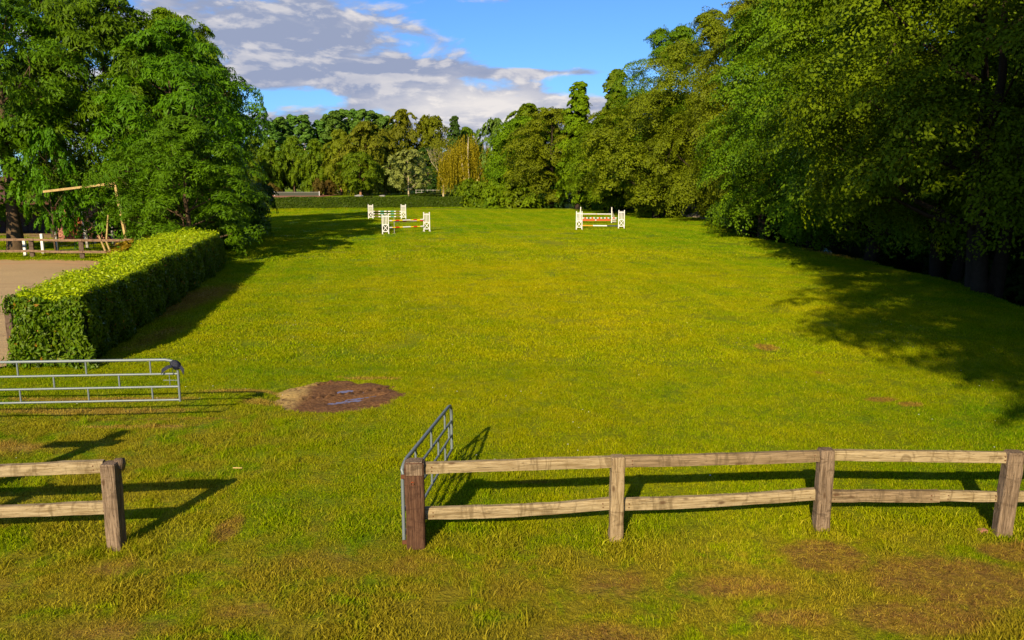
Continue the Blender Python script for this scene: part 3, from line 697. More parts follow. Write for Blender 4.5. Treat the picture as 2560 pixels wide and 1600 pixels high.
# near locusts (left): feathery drooping sprays
model('locustA', 3, 5.0, 1.4, 13.6, 'full', 34, 360, 160, .32, r0=.26, aspect=.26, flat=.38, padr=(.12, .24), upbias=.65, droop=.12, lump=.48, nlimb=22, ntwig=90)
model('locustB', 5, 4.6, 2.2, 15.0, 'broad', 30, 280, 150, .34, r0=.42, aspect=.26, flat=.36, padr=(.13, .25), upbias=.65, droop=.12, nlimb=22, ntwig=90, inner=.15)
model('locustD', 14, 4.6, 6.6, 15, 'broad', 26, 260, 160, .30, r0=.36, aspect=.28, flat=.36, padr=(.12, .24), upbias=.65, droop=.12, lump=.48, nlimb=20, ntwig=70)
model('locustC', 6, 4.8, 3.9, 14.5, 'full', 32, 330, 160, .30, r0=.30, aspect=.28, flat=.36, padr=(.12, .24), upbias=.65, droop=.12, lump=.48, nlimb=22, ntwig=90)
# alders and maples along the stream (right)
model('alderA', 8, 6.5, 3.2, 18, 'full', 30, 420, 400, .13, lump=.40, r0=.40, flat=.30, padr=(.13, .23), upbias=.7, droop=.05, nlimb=24, ntwig=60, multi=3, side=(-1.6, -.6))
model('alderB', 12, 6.0, 2.6, 17, 'broad', 28, 380, 380, .135, lump=.42, r0=.34, flat=.30, padr=(.14, .24), upbias=.7, droop=.05, nlimb=24, ntwig=60, side=(-1.0, -1.0))
model('alderC', 17, 6.2, 1.6, 15, 'round', 28, 380, 190, .23, lump=.42, r0=.34, flat=.38, padr=(.14, .25), upbias=.6, droop=.03, nlimb=20, ntwig=50)
model('alderH', 19, 6.2, 8.8, 20.5, 'round', 32, 330, 240, .18, r0=.36, flat=.30, padr=(.14, .24), upbias=1.0, droop=.1, nlimb=20, ntwig=50)
# middle distance and far
model('farround', 21, 6.0, 1.5, 13, 'full', 26, 240, 130, .40, r0=.35, padr=(.14, .24), flat=.35, nlimb=10, ntwig=10)
model('farround2', 25, 6.0, 2.6, 13, 'round', 22, 220, 130, .40, r0=.35, padr=(.15, .26), flat=.35, nlimb=10, ntwig=10)
model('poplar', 31, 3.4, 3.0, 26, 'column', 34, 260, 110, .50, r0=.35, padr=(.18, .30), flat=.6, upbias=.35, lump=.46, nlimb=8, ntwig=8)
model('pointed2', 61, 4.2, 2.0, 17, 'cone', 40, 300, 110, .34, r0=.28, padr=(.12, .24), flat=.5, upbias=.4,  nlimb=10, ntwig=10)
model('pointed', 37, 4.2, 2.0, 17, 'cone', 38, 300, 110, .34, r0=.28, padr=(.13, .25), flat=.5, upbias=.5, nlimb=10, ntwig=10)
model('airy', 43, 4.5, 2.6, 11, 'broad', 22, 130, 80, .38, r0=.16, padr=(.14, .22), flat=.3, nlimb=14, ntwig=30)

def put(key, kind, leafm, barkm, x, y, label, cat='tree', group=None, rz=None, height=None, width=None, z=None, base={'pointed2': (17, 4.2), 'locustD': (15, 4.6), 'alderH': (20.5, 6.2), 'locustC': (14.5, 4.8), 'locustA': (13.6, 5), 'locustB': (15, 4.6), 'alderA': (18, 6.5), 'alderB': (17, 6), 'alderC': (15, 6.2), 'farround': (13, 6), 'farround2': (13, 6), 'poplar': (26, 3.4), 'pointed': (17, 4.2), 'airy': (11, 4.5)}):
    cm, tm, lm = TM[key]; h0, r0 = base[key]
    sz = (height / h0) if height else 1.0; sx = (width / 2 / r0) if width else sz
    loc = (x, y) if z is None else (x, y, z)
    return tree(kind, cm, tm, lm, M[leafm], M[barkm], loc, random.random() * 6.28 if rz is None else rz, sx, label, cat, group, sz)

# --- left group of locusts
GL = 'locust trees by the riding arena'
put('locustA', 'locust_tree', 'locust', 'bark', -22.0, 53.0, 'rightmost bushy locust tree, its foliage reaching the hedge end', 'tree', GL, 0.4, 14.3, 9.6)
put('locustC', 'locust_tree', 'locust', 'bark', -27.2, 55.5, 'tall locust tree rising behind the straw-coloured arch', 'tree', GL, 2.3, 16.4, 10.0)
thick = put('locustD', 'locust_tree', 'locust', 'bark', -31.9, 51.5, 'locust tree with thick forked trunk behind the arena railings at far left', 'tree', GL, 4.0, 15.5, 8.6)
for c_ in thick.children:
    if c_.name.startswith('trunk'): c_.scale = (1.25, 1.25, 1)
put('locustB', 'locust_tree', 'locust', 'bark', -35.5, 64, 'airy tall locust with sky showing through, behind the thick-trunked one', 'tree', GL, 1.0, 20.0, 10.0)
put('locustC', 'locust_tree', 'alder', 'bark', -30.5, 74, 'darker tree behind the locusts, seen between their crowns', 'tree', GL, 5.0, 19.0, 10.0)
put('locustA', 'locust_tree', 'locust', 'bark', -24.6, 62.5, 'locust tree deep in the group, right rear, partly hidden', 'tree', GL, 3.3, 14.6, 9.0)
put('airy', 'locust_tree', 'locust', 'bark', -27.9, 48.9, 'low locust bough cluster hanging by the left end of the wooden arch', 'tree', GL, 0.6, 7.4, 2.8)
put('airy', 'locust_tree', 'locust', 'bark', -33.4, 50.0, 'low leafy locust bough left of the thick trunk, cut by the left edge', 'tree', GL, 2.6, 9.0, 6.2)
put('locustA', 'locust_tree', 'locust', 'bark', -18.3, 45.4, 'low spreading locust overhanging the far end of the laurel hedge', 'tree', GL, 1.9, 8.0, 6.8)
# --- right row along the stream, from near to far
GR = 'trees along the stream'
put('alderA', 'alder_tree', 'alder', 'bark_dark', 20.4, 34.4, 'large dark alder with several thick stems at the lower right bank', 'tree', GR, 0.0, 20.5, 14.5, z=-0.3)
put('alderB', 'alder_tree', 'alder', 'bark_dark', 24.5, 26.0, 'shaded alder cut by the right edge beside the many-stemmed one', 'tree', GR, 2.1, 19, 14, z=-0.8)
put('alderA', 'alder_tree', 'maple', 'bark_dark', 23.6, 43.5, 'alder with broad overhanging sprays, second from the right edge', 'tree', GR, 5.9, 20.5, 15.5, z=-1.2)
put('alderB', 'alder_tree', 'alder', 'bark_dark', 23.8, 53.0, 'alder with layered lit branches, third along the stream from the right', 'tree', GR, 0.3, 21.0, 15.5, z=-1.9)
put('alderA', 'alder_tree', 'maple', 'bark_dark', 23.6, 63.5, 'alder leaning over the stream left of the layered one, reaching the top of the view', 'tree', GR, 0.5, 22.5, 15.5, z=-2.6)
put('alderB', 'maple_tree', 'alder_yel', 'bark_dark', 23.8, 76.0, 'broad yellow-green tree above the bank stones', 'tree', GR, 3.4, 24, 15.0, z=-0.6)
put('alderB', 'maple_tree', 'maple', 'bark_dark', 19.3, 101.0, 'very tall light green tree with domed top right of the open sky', 'tree', GR, 1.2, 22.0, 12.6)
put('alderC', 'maple_tree', 'alder_yel', 'bark_dark', 17.2, 96.0, 'round bright tree low in front of the tall domed one', 'tree', GR, 4.2, 14.2, 14.5)
put('alderB', 'maple_tree', 'alder_yel', 'bark_dark', 23.8, 88.0, 'dense tree between the domed tree and the bank stones', 'tree', GR, 5.1, 22.6, 14.0, z=-0.6)
put('pointed2', 'alder_tree', 'maple', 'bark_dark', 14.8, 118.0, 'narrow tree with ragged top left of the domed tree', 'tree', GR, 2.2, 19.6, 9.5)
put('pointed', 'alder_tree', 'alder', 'bark_dark', 9.9, 122.0, 'pointed tree standing highest over the leaning orange trunk', 'tree', GR, 0.8, 18.4, 8.5)
put('alderC', 'maple_tree', 'alder_yel', 'bark_dark', 6.2, 128.0, 'rounded yellow-green tree left of the pointed one', 'tree', GR, 0.2, 15.0, 13.0)
put('alderC', 'maple_tree', 'alder', 'bark_dark', 3.2, 134.0, 'low dark rounded tree right of the golden willow', 'tree', GR, 2.6, 14.2, 14.0)
put('alderC', 'maple_tree', 'alder', 'bark_dark', 13.5, 109.0, 'tree with drooping skirt of leaves left of the bright round tree', 'tree', GR, 3.9, 13.2, 11.0)
put('farround', 'maple_tree', 'maple', 'bark_dark', 2.8, 150.0, 'domed tree seen over the yellow-green row', 'tree', GR, 0.9, 17.6, 12.0)
put('airy', 'maple_tree', 'poplar', 'bark_dark', -4.0, 172.0, 'small tree on the skyline right of the golden willow', 'tree', GR, 0.9, 16.6, 7.0)
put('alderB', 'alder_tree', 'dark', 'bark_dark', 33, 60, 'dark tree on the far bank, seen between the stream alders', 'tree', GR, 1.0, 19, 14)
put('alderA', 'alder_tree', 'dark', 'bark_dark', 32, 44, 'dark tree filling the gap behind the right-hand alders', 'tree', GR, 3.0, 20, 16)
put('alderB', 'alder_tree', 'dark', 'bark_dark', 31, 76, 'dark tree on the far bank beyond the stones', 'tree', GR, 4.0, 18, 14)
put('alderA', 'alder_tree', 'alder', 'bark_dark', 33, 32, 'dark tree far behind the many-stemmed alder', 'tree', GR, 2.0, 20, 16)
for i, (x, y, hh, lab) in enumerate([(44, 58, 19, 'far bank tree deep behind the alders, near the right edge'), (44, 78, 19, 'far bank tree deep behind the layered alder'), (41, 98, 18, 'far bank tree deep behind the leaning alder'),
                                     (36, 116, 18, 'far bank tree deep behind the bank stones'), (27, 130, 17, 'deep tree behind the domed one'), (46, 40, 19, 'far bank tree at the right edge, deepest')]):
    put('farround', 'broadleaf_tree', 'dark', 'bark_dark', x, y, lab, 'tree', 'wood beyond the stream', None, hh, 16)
# by the camera: their shade falls on the meadow and the bank at the right
put('alderA', 'alder_tree', 'alder', 'bark_dark', 15.2, 3.6, 'tree at the right edge, only a few bright leaf sprays in view', 'tree', GR, 0.3, 17.5, 13.2)
put('alderH', 'alder_tree', 'alder', 'bark_dark', 10.0, 5.4, 'high-crowned tree standing right of the camera', 'tree', GR, 0.7, 20.5, 12.4)
put('alderH', 'alder_tree', 'alder', 'bark_dark', 10.2, -4.0, 'high-crowned tree right behind the camera', 'tree', GR, 2.7, 20.5, 12.6)
put('alderH', 'alder_tree', 'alder', 'bark_dark', 17.6, 14.5, 'high-crowned tree on the bank ahead of the camera, outside the right edge', 'tree', GR, 4.7, 21.5, 12.4)
put('alderB', 'alder_tree', 'alder', 'bark_dark', 17.5, -8.0, 'tree behind the camera on the stream bank', 'tree', GR, 3.3, 18, 14)
put('alderB', 'alder_tree', 'alder', 'bark_dark', 19.6, 15.5, 'bank tree just right of the view', 'tree', GR, 1.1, 22, 14)
put('alderA', 'alder_tree', 'alder', 'bark_dark', 28, 4, 'far bank tree right of the view', 'tree', GR, 5.0, 19, 15)
# --- far wood
GP = 'poplars of the far wood'
pops = [(684, 307, 'first'), (707, 296, 'second'), (736, 291, 'third'), (765, 291, 'fourth'), (802, 304, 'fifth'), (823, 290, 'sixth'), (842, 281, 'seventh'), (866, 278, 'eighth'), (889, 278, 'ninth'), (911, 278, 'tenth'), (931, 281, 'eleventh'), (951, 288, 'twelfth'), (970, 293, 'thirteenth')]
for i, (px, top, nm) in enumerate(pops):
    D = 258 + (i % 3) * 5; hgt = EYE + (445 - top) / 2030.0 * D
    put('poplar', 'poplar_tree', 'poplar', 'bark_pale', (px - 1280) / 2030.0 * D, D, f'{nm} poplar from the left in the skyline row of the far wood', 'tree', GP, None, hgt, 7.8)
FT = [('farround', 'maple', 680, 355, 62, 238, 'deep green round tree below the first poplars'), ('farround2', 'maple', 735, 350, 60, 242, 'round tree in the gap below the third poplar'),
      ('farround', 'maple', 790, 352, 64, 236, 'round tree with bare pole-like trunk beside the tennis net'), ('farround', 'alder_yel', 852, 330, 84, 226, 'light green round tree left of the big olive one'),
      ('farround', 'olivet', 916, 312, 118, 222, 'biggest olive-green round tree in the middle of the far wood'), ('farround2', 'maple', 900, 385, 92, 214, 'lower green tree in front of the olive one'),
      ('farround', 'olivet', 1008, 283, 100, 240, 'tall brownish-green tree right of the poplars'), ('farround2', 'alder_yel', 1077, 301, 92, 244, 'bright green tree right of the brownish one'),
      ('farround', 'dark', 1070, 372, 92, 236, 'dark tree behind the bare-branched one'), ('pointed', 'conif', 1138, 296, 72, 240, 'dark spiky conifer behind the bare tree'),
      ('farround', 'maple', 1168, 325, 84, 250, 'dark tree behind the golden willow'), ('farround', 'olivet', 962, 330, 90, 232, 'olive tree between the poplars and the grey-green tree'),
      ('farround', 'maple', 640, 345, 80, 240, 'dark tree at the left end of the far wood'), ('farround', 'dark', 590, 352, 90, 235, 'dark tree of the far wood just touching the locust foliage'), ('farround', 'maple', 625, 372, 60, 228, 'smaller green tree at the left end of the far wood'), ('farround', 'maple', 700, 372, 120, 262, 'dark undergrowth tree deep in the far wood, left'),
      ('farround', 'dark', 830, 380, 120, 262, 'dark undergrowth tree deep in the far wood, middle'), ('farround', 'alder_yel', 980, 370, 120, 262, 'dark undergrowth tree deep in the far wood, right'),
      ('farround', 'maple', 1262, 345, 80, 165, 'dense green tree touching the right side of the golden willow')]
for key, lm_, px, top, wpx, D, lab in FT:
    hgt = EYE + (445 - top) / 2030.0 * D
    put(key, 'conifer_tree' if lm_ == 'conif' else 'broadleaf_tree', lm_, 'bark_pink' if 'olive' in lab or 'lower green' in lab else 'bark', (px - 1280) / 2030.0 * D, D, lab, 'tree', 'broadleaf trees of the far wood' if lm_ != 'conif' else None, None, hgt, wpx / 2030.0 * D)
D = 200; put('airy', 'willow_tree', 'greyt', 'bark_pale', (1021 - 1280) / 2030 * D, D, 'small grey-green tree with pale leaves in front of the far wood', 'tree', None, 1.0, EYE + (445 - 377) / 2030 * D, 9.6)
D = 205; put('airy', 'willow_tree', 'greyt', 'bark_pale', (1018 - 1280) / 2030 * D + .3, D, 'twin stem of the small grey-green tree, just behind it', 'tree', None, 3.0, EYE + (445 - 383) / 2030 * D, 9.2)

# golden weeping willow: hanging strands
def weeping(name, seed, R, H, n, leaf):
    r = np.random.default_rng(seed); C = []; 
    for _ in range(n):
        a = r.random() * 2 * PI; q = math.sqrt(r.random()) * R; top = H * (1 - (q / R) ** 2 * .42) * (0.80 + .2 * r.random()); ln = top * (0.35 + .5 * r.random())
        m_ = int(ln / (leaf * .55)); z = top - np.linspace(0, ln, m_); ox = np.cumsum(r.normal(size=m_) * .03)
        C.append(np.stack([math.cos(a) * (q + (top - z) * .06) + ox, math.sin(a) * (q + (top - z) * .06) + ox[::-1], z], -1))
    C = np.concatenate(C); n_ = len(C)
    N = r.normal(size=(n_, 3)) + C * np.array([.12, .12, 0]); T = np.tile([0, 0, -1.0], (n_, 1)) + r.normal(size=(n_, 3)) * .25
    L = leaf * (.7 + .6 * r.random(n_)); V, F, A = leaf_geo(C, N, T, L, L * .4, r.random(n_))
    return mesh_np(name, V, F, False, A)
D = 175.0; wx = (1172 - 1280) / 2030 * D
hW = EYE + (445 - 334) / 2030 * D
o = empty('weeping_willow', (wx, D, 0), 'golden-yellow weeping tree with whitish bare trunks beyond the hedge end', 'tree')
link('crown', weeping('weeping_crown', 4, 6.6, hW, 680, .38), M['gold'], o)['kind'] = 'stuff'
sp_ = []
for k, (a, l, hh) in enumerate(((0, 0.3, 1.0), (2.5, 1.2, .72), (4.4, 2.2, .55), (0.2, 2.6, .45))):
    P = [(math.cos(a) * l * .15, -1.2 + math.sin(a) * l * .1 - .6, 0), (math.cos(a) * l * .5, -3.4, hW * hh * .4), (math.cos(a) * l * .9 - .3, -3.2, hW * hh * .66), (math.cos(a) * l * 1.2 - .3, -1.0, hW * hh * .93)]
    sp_.append((P, [.26, .2, .14, .05]))
for q_ in sp_: link('trunk', tubes_me('trunk', [q_], 7), M['bark_white'], o)
# bare-branched tree left of it
def bare(name, seed, H, r0, spread, depth=4):
    r = random.Random(seed); sp = []
    def grow(p, d, L, rad, k):
        q = p + d * L; mid = p.lerp(q, .5) + Vector((r.uniform(-1, 1), r.uniform(-1, 1), 0)) * L * .05
        sp.append(([p, mid, q], [rad, rad * .85, rad * .68]))
        if k == 0: return
        for j in range(3 if k > 1 else 4):
            nd = (d + Vector((r.uniform(-1, 1), r.uniform(-1, 1), r.uniform(-.1, .6))) * spread).normalized()
            grow(p.lerp(q, r.uniform(.55, 1)), nd, L * r.uniform(.55, .8), rad * .55, k - 1)
    grow(Vector((0, 0, -.2)), Vector((0, 0, 1)), H * .36, r0, depth)
    return sp
D = 185.0
o = empty('bare_tree', ((1108 - 1280) / 2030 * D, D, 0), 'thin tree with bare pale branches left of the golden willow', 'tree')
bt = bare('bare_trunk', 9, 13.6, .24, .62, 5); link('trunk', tubes_me('trunk', bt[:1], 7), M['bark_pale'], o); link('branches', tubes_me('branches', bt[1:], 5), M['bark_pale'], o)['kind'] = 'stuff'
r_ = np.random.default_rng(3); n_ = 1500; C = np.stack([r_.normal(size=n_) * 1.9, r_.normal(size=n_) * 1.9, 5.5 + r_.random(n_) * 8], -1)
V, F, A = leaf_geo(C, r_.normal(size=(n_, 3)), r_.normal(size=(n_, 3)), np.full(n_, .34), np.full(n_, .2), r_.random(n_))
link('crown', mesh_np('sparse_leaves', V, F, False, A), M['olivet'], o)['kind'] = 'stuff'
# leaning orange trunk at the meadow's far edge
o = empty('leaning_tree', (10.15, 125.5, 0), 'slanting orange-brown trunk at the meadow edge behind the grey jump', 'tree trunk')
link('trunk', tubes_me('trunk', [([(0, 0, -.2), (-.3, 0, 1.2), (-.75, 0, 2.6), (-1.1, .3, 4.2)], [.34, .27, .24, .2])], 9), M['bark_pink'], o)

# --- bushes
def bush_mesh(name, seed, R, H, n, leaf):
    cm, bc, pc = crown(name, seed, R, .15, H, 'full', 12, max(10, n // 90), 90, leaf, padr=(.22, .36), flat=.4, inner=.3)
    return cm
BM = [bush_mesh('bush_leaves', 50 + k, 2.2, 2.8, 7000, .26) for k in range(3)]
STEM = tubes_me('stem', [([(0, 0, -.1), (.1, 0, .8), (.3, .2, 1.8)], [.08, .06, .03])], 5)
def bush(x, y, w_, h_, leafm, label, group=None, k=0, kind='bush'):
    o = empty(kind, (x, y, hz1(x, y) - .05), label, 'bush', group, random.random() * 6); o.scale = (w_ / 4.4, w_ / 4.4, h_ / 2.8)
    me = BM[k % 3]; c = link('foliage', me, M['maple'], o)
    c.material_slots[0].link = 'OBJECT'; c.material_slots[0].material = M[leafm]; c['kind'] = 'stuff'
    link('stem', STEM, M['bark'], o)
    return o
GB = 'bushes closing the far end of the meadow'
for i, (px, y, w_, h_, lm_, lab) in enumerate([
    (1172, 132, 5, 4.2, 'alder', 'bush touching the right end of the long clipped hedge'), (1205, 131, 6, 3.8, 'maple', 'low bright bush right of the hedge end bush'),
    (1245, 130, 6, 4.6, 'alder', 'taller bush in the middle of the gap between hedge and leaning trunk'), (1285, 130, 6, 4.4, 'maple', 'bush second left of the leaning trunk'),
    (1330, 129, 6, 4.8, 'alder', 'large bush next to and left of the leaning trunk'), (1375, 128, 5, 4.0, 'dark', 'dark bush at the foot of the leaning trunk, left side'),
    (1470, 124, 5, 3.6, 'dark', 'dark bush right of the leaning trunk'), (1500, 121, 3.6, 3.6, 'maple', 'light bush with flecks of sun behind the striped pole jump'),
    (1545, 120, 6, 3.2, 'dark', 'dark bush behind the right wing of the striped pole jump'), (1600, 117, 6, 3.4, 'dark', 'dark wide bush left of the bank stones'),
    (1655, 113, 5, 3.0, 'alder', 'bush with thin stems next to the bank stones'), (1690, 110, 4, 2.4, 'maple', 'small bright bush just left of the bank stones')]):
    bush((px - 1280) / 2030.0 * y, y, w_, h_, lm_, lab, GB, i)
for i, (x, y, w_, h_, lm_, lab) in enumerate([
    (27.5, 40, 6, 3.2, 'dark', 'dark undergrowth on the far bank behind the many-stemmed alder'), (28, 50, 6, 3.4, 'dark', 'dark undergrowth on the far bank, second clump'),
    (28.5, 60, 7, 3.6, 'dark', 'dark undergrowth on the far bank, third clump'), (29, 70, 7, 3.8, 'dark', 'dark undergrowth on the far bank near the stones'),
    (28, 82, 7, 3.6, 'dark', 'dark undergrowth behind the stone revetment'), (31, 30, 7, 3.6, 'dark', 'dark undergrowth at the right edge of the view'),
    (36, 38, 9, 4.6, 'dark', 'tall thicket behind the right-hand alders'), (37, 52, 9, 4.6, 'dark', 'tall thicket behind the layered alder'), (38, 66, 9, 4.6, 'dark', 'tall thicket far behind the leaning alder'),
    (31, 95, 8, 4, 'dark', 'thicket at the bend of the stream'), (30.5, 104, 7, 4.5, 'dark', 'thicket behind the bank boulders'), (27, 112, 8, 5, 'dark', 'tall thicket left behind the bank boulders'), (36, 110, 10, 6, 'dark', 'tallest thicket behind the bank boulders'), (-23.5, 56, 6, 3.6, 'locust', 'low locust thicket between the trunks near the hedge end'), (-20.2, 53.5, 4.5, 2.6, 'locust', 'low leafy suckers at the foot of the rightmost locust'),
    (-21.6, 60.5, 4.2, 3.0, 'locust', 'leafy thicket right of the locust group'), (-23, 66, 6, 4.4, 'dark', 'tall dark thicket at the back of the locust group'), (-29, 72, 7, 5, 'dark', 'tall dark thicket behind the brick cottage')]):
    bush(x, y, w_, h_, lm_, lab, 'undergrowth thickets', i)
for i, (px, y, w_, h_, lab) in enumerate([(676, 222, 4, 3.2, 'rusty brown bush left of the tennis net'), (795, 216, 3.0, 4.2, 'tall rusty brown bush right of the tennis net'), (822, 220, 4.0, 3.9, 'second rusty brown bush right of the tennis net')]):
    bush((px - 1280) / 2030.0 * y, y, w_, h_, 'rustleaf', lab, 'rusty bushes round the tennis court', i)
for i, (px, y, w_, h_, lm_, lab) in enumerate([(1098, 206, 14, 1.3, 'yew', 'low clipped border right of the white rail fence'), (905, 224, 6, 1.6, 'maple', 'low light bush at the feet of the olive tree')]):
    bush((px - 1280) / 2030.0 * y, y, w_, h_, lm_, lab, None, i)

# ------------------------------------------------------------------ hedges
def hedge_core(name, pts, hgt, nz=5):
    """pts: list of (xl, yl, xr, yr) stations; closed box with uneven faces"""
    V = []; F = []
    ring = []
    for (xl, yl, xr, yr) in pts:
        l = Vector((xl, yl)); r = Vector((xr, yr)); ring_i = []
        sec = [(0, k / nz) for k in range(nz + 1)] + [(k / 4, 1.0) for k in range(1, 4)] + [(1, 1 - k / nz) for k in range(nz + 1)]
        for (s_, zf) in sec:
            p = l.lerp(r, s_); b_ = 0.06 * math.sin(PI * zf); p = p.lerp((l + r) / 2, 0.04 + b_ * 0)
            ring_i.append(len(V)); V.append((p.x + mnoise.noise((p.x, p.y, zf * 3)) * .05, p.y, hz1(p.x, p.y) + zf * hgt + (zf > .99) * mnoise.noise((p.x * .8, p.y * .8, 7)) * .05 - .05 * (zf == 0)))
        ring.append(ring_i)
    for a, b_ in zip(ring[:-1], ring[1:]):
        for k in range(len(a) - 1): F.append((a[k], a[k + 1], b_[k + 1], b_[k]))
    bm = bmesh.new(); vs = [bm.verts.new(v) for v in V]
    for f in F: bm.faces.new([vs[i] for i in f])
    bm.faces.new([vs[i] for i in reversed(ring[0])]); bm.faces.new([vs[i] for i in ring[-1]])
    return from_bm(name, bm)
def face_leaves(r, P, N, leaf, aspect, jit=.06, nz=.55, down=.5):
    n = len(P); N = unit(N + r.normal(size=(n, 3)) * nz); T = r.normal(size=(n, 3)) + np.array([0, 0, -down]); L = leaf * (.65 + .7 * r.random(n))
    return leaf_geo(P + unit(N) * (r.random(n)[:, None] * jit * 1.6 - jit * .4), N, T, L, L * aspect, r.random(n), .12)
def join(parts):
    V = []; F = []; A = []; o = 0
    for v, f, a in parts: V.append(v); F.append(f + o); A.append(a); o += len(v)
    return np.concatenate(V), np.concatenate(F), np.concatenate(A)
# near laurel hedge: y, left x, right x, height
HS = [(19.75, -12.35, -10.75, 1.75), (21.5, -12.75, -11.10, 1.74), (24.5, -13.45, -11.72, 1.76), (28, -14.30, -12.40, 1.78), (32, -15.35, -13.22, 1.80), (36, -16.6, -14.05, 1.84), (39, -17.3, -14.62, 1.86), (41.6, -17.6, -15.15, 1.88)]
hy = np.array([q[0] for q in HS]); hl = np.array([q[1] for q in HS]); hr = np.array([q[2] for q in HS]); hh_ = np.array([q[3] for q in HS])
lh = empty('laurel_hedge', (-12, 25, 0), 'tall clipped laurel hedge running between sand arena and meadow', 'hedge')
lh.location = (0, 0, 0)
st = [(np.interp(y, hy, hl) + .10, y, np.interp(y, hy, hr) - .10, y) for y in np.linspace(19.85, 41.5, 30)]
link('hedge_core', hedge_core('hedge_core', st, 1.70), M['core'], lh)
r_ = np.random.default_rng(77)
def hsurf(n, pts_): return pts_
prt = []
n = 30000; y = 19.75 + (41.6 - 19.75) * r_.random(n) ** 1.25; s_ = r_.random(n); x = np.interp(y, hy, hl) * (1 - s_) + np.interp(y, hy, hr) * s_
z = np.interp(y, hy, hh_) + 0.05 * np.sin(x * 3 + y * 2) + .03 * np.sin(y * 7) + .06 * np.sin(y * .9 + 1) + .05 * r_.random(n) ** 6 * 4
topV = face_leaves(r_, np.stack([x, y, z], -1), np.tile([0, 0, 1.0], (n, 1)), .105, .42, .09, .75, -.2)
me = mesh_np('hedge_top_shoots', topV[0], topV[1], False, topV[2]); o = link('top_shoots', me, M['laurel_top'], lh); o['kind'] = 'stuff'; o['label'] = 'bright yellow-green shoots on top of the hedge'
n = 24000; y = 19.75 + (41.6 - 19.75) * r_.random(n) ** 1.15; z = r_.random(n); hh = np.interp(y, hy, hh_) * z
x = np.interp(y, hy, hr) + .12 * np.sin(PI * z) + .08 * np.sin(y * 1.7) * (1 - z) + .06 * np.sin(y * 3 + z * 7) + .05 * np.sin(y * 6.1 - z * 4)
side = np.stack([x, y, hh + .02], -1); prt.append(face_leaves(r_, side, np.tile([1.0, -.1, .15], (n, 1)), .12, .42, .08, .6))
n = 10000; y = 19.75 + (41.6 - 19.75) * r_.random(n); z = r_.random(n); x = np.interp(y, hy, hl) - .05
prt.append(face_leaves(r_, np.stack([x, y, np.interp(y, hy, hh_) * z], -1), np.tile([-1.0, -.1, .15], (n, 1)), .12, .42, .08, .6))
n = 5200; s_ = r_.random(n); z = r_.random(n) ** .9; flare = .45 * (1 - z) ** 2
x = (-12.40 - flare * .6) * (1 - s_) + (-10.75 + flare) * s_; y = 19.78 - .25 * (1 - z) - .10 * np.sin(s_ * 9) + .08 * np.sin(z * 11 + s_ * 5)
hole = np.exp(-((s_ - .66) / .10) ** 2 - ((z - .38) / .26) ** 2); k = r_.random(n) > hole * .93
x, y, z = x[k], y[k], z[k]; n = len(x)
prt.append(face_leaves(r_, np.stack([x, y, z * 1.74], -1), np.tile([0, -1.0, .25], (n, 1)), .135, .40, .12, .75, 1.0))
n = 1500; y = 41.6 + .1 * r_.random(n); s_ = r_.random(n); x = -17.6 * (1 - s_) + -15.15 * s_
prt.append(face_leaves(r_, np.stack([x, y, 1.85 * r_.random(n)], -1), np.tile([0, 1.0, .2], (n, 1)), .13, .42))
# overhanging shoots at the left corner and stray tall shoots
n = 500; z = 1.35 + .42 * r_.random(n); prt.append(face_leaves(r_, np.stack([-12.52 - .12 * r_.random(n), 19.6 + .8 * r_.random(n), z], -1), np.tile([-.7, -.6, .3], (n, 1)), .13, .42, .1))
V, F, A = join(prt)
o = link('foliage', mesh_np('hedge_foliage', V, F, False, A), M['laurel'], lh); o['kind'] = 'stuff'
# single leaves of the sunlit end face
lf = []
for k in range(6):
    bm = bmesh.new(); L = .135; Wd = .052; vs = []
    for i, (t, wq) in enumerate(((0, .1), (.25, .85), (.55, 1.0), (.8, .65), (1, .05))):
        zc = -.03 * math.sin(t * 3) * (1 + k * .2); vs.append([bm.verts.new((-Wd / 2 * wq, t * L, .012 + zc)), bm.verts.new((0, t * L, zc)), bm.verts.new((Wd / 2 * wq, t * L, .012 + zc))])
    for a, b_ in zip(vs[:-1], vs[1:]):
        bm.faces.new((a[0], a[1], b_[1], b_[0])); bm.faces.new((a[1], a[2], b_[2], b_[1]))
    me = from_bm('laurel_leaf', bm, True); a_ = me.attributes.new('v', 'FLOAT', 'POINT')
    a_.data.foreach_set('value', np.full(len(me.vertices), .15 + .14 * k, dtype=np.float32)); me.materials.append(M['laurel']); lf.append(me)
for i in range(290):
    s_ = random.random(); z = random.random()
    if abs(s_ - .66) < .1 and abs(z - .38) < .25: continue
    fl = .45 * (1 - z) ** 2
    c = link('leaf', random.choice(lf), None, lh, ((-12.4 - fl * .6) * (1 - s_) + (-10.75 + fl) * s_, 19.6 - .25 * (1 - z) - random.uniform(.02, .12), z * 1.7 + .05))
    c.rotation_euler = (random.uniform(.2, 1.7), random.uniform(-.7, .7), random.uniform(-2.6, 2.6)); q = random.uniform(.8, 1.35); c.scale = (q, q, q)
tw = []
for i in range(16):
    y = random.uniform(20, 30); x = float(np.interp(y, hy, hl)) + random.uniform(0, .5); hgt = random.uniform(.1, .28)
    tw.append(([(x, y, 1.7), (x + random.uniform(-.08, .08), y, 1.75 + hgt * .6), (x + random.uniform(-.2, .2), y, 1.78 + hgt)], [.008, .006, .003]))
for s_ in (.2, .45, .62, .7, .8):
    x = -12.35 + 1.6 * s_; tw.append(([(x, 19.95, -.05), (x + .05, 19.9, .8), (x - .06, 19.9, 1.6)], [.03, .025, .012]))
link('twigs', tubes_me('twigs', tw, 5), M['bark'], lh)['kind'] = 'stuff'
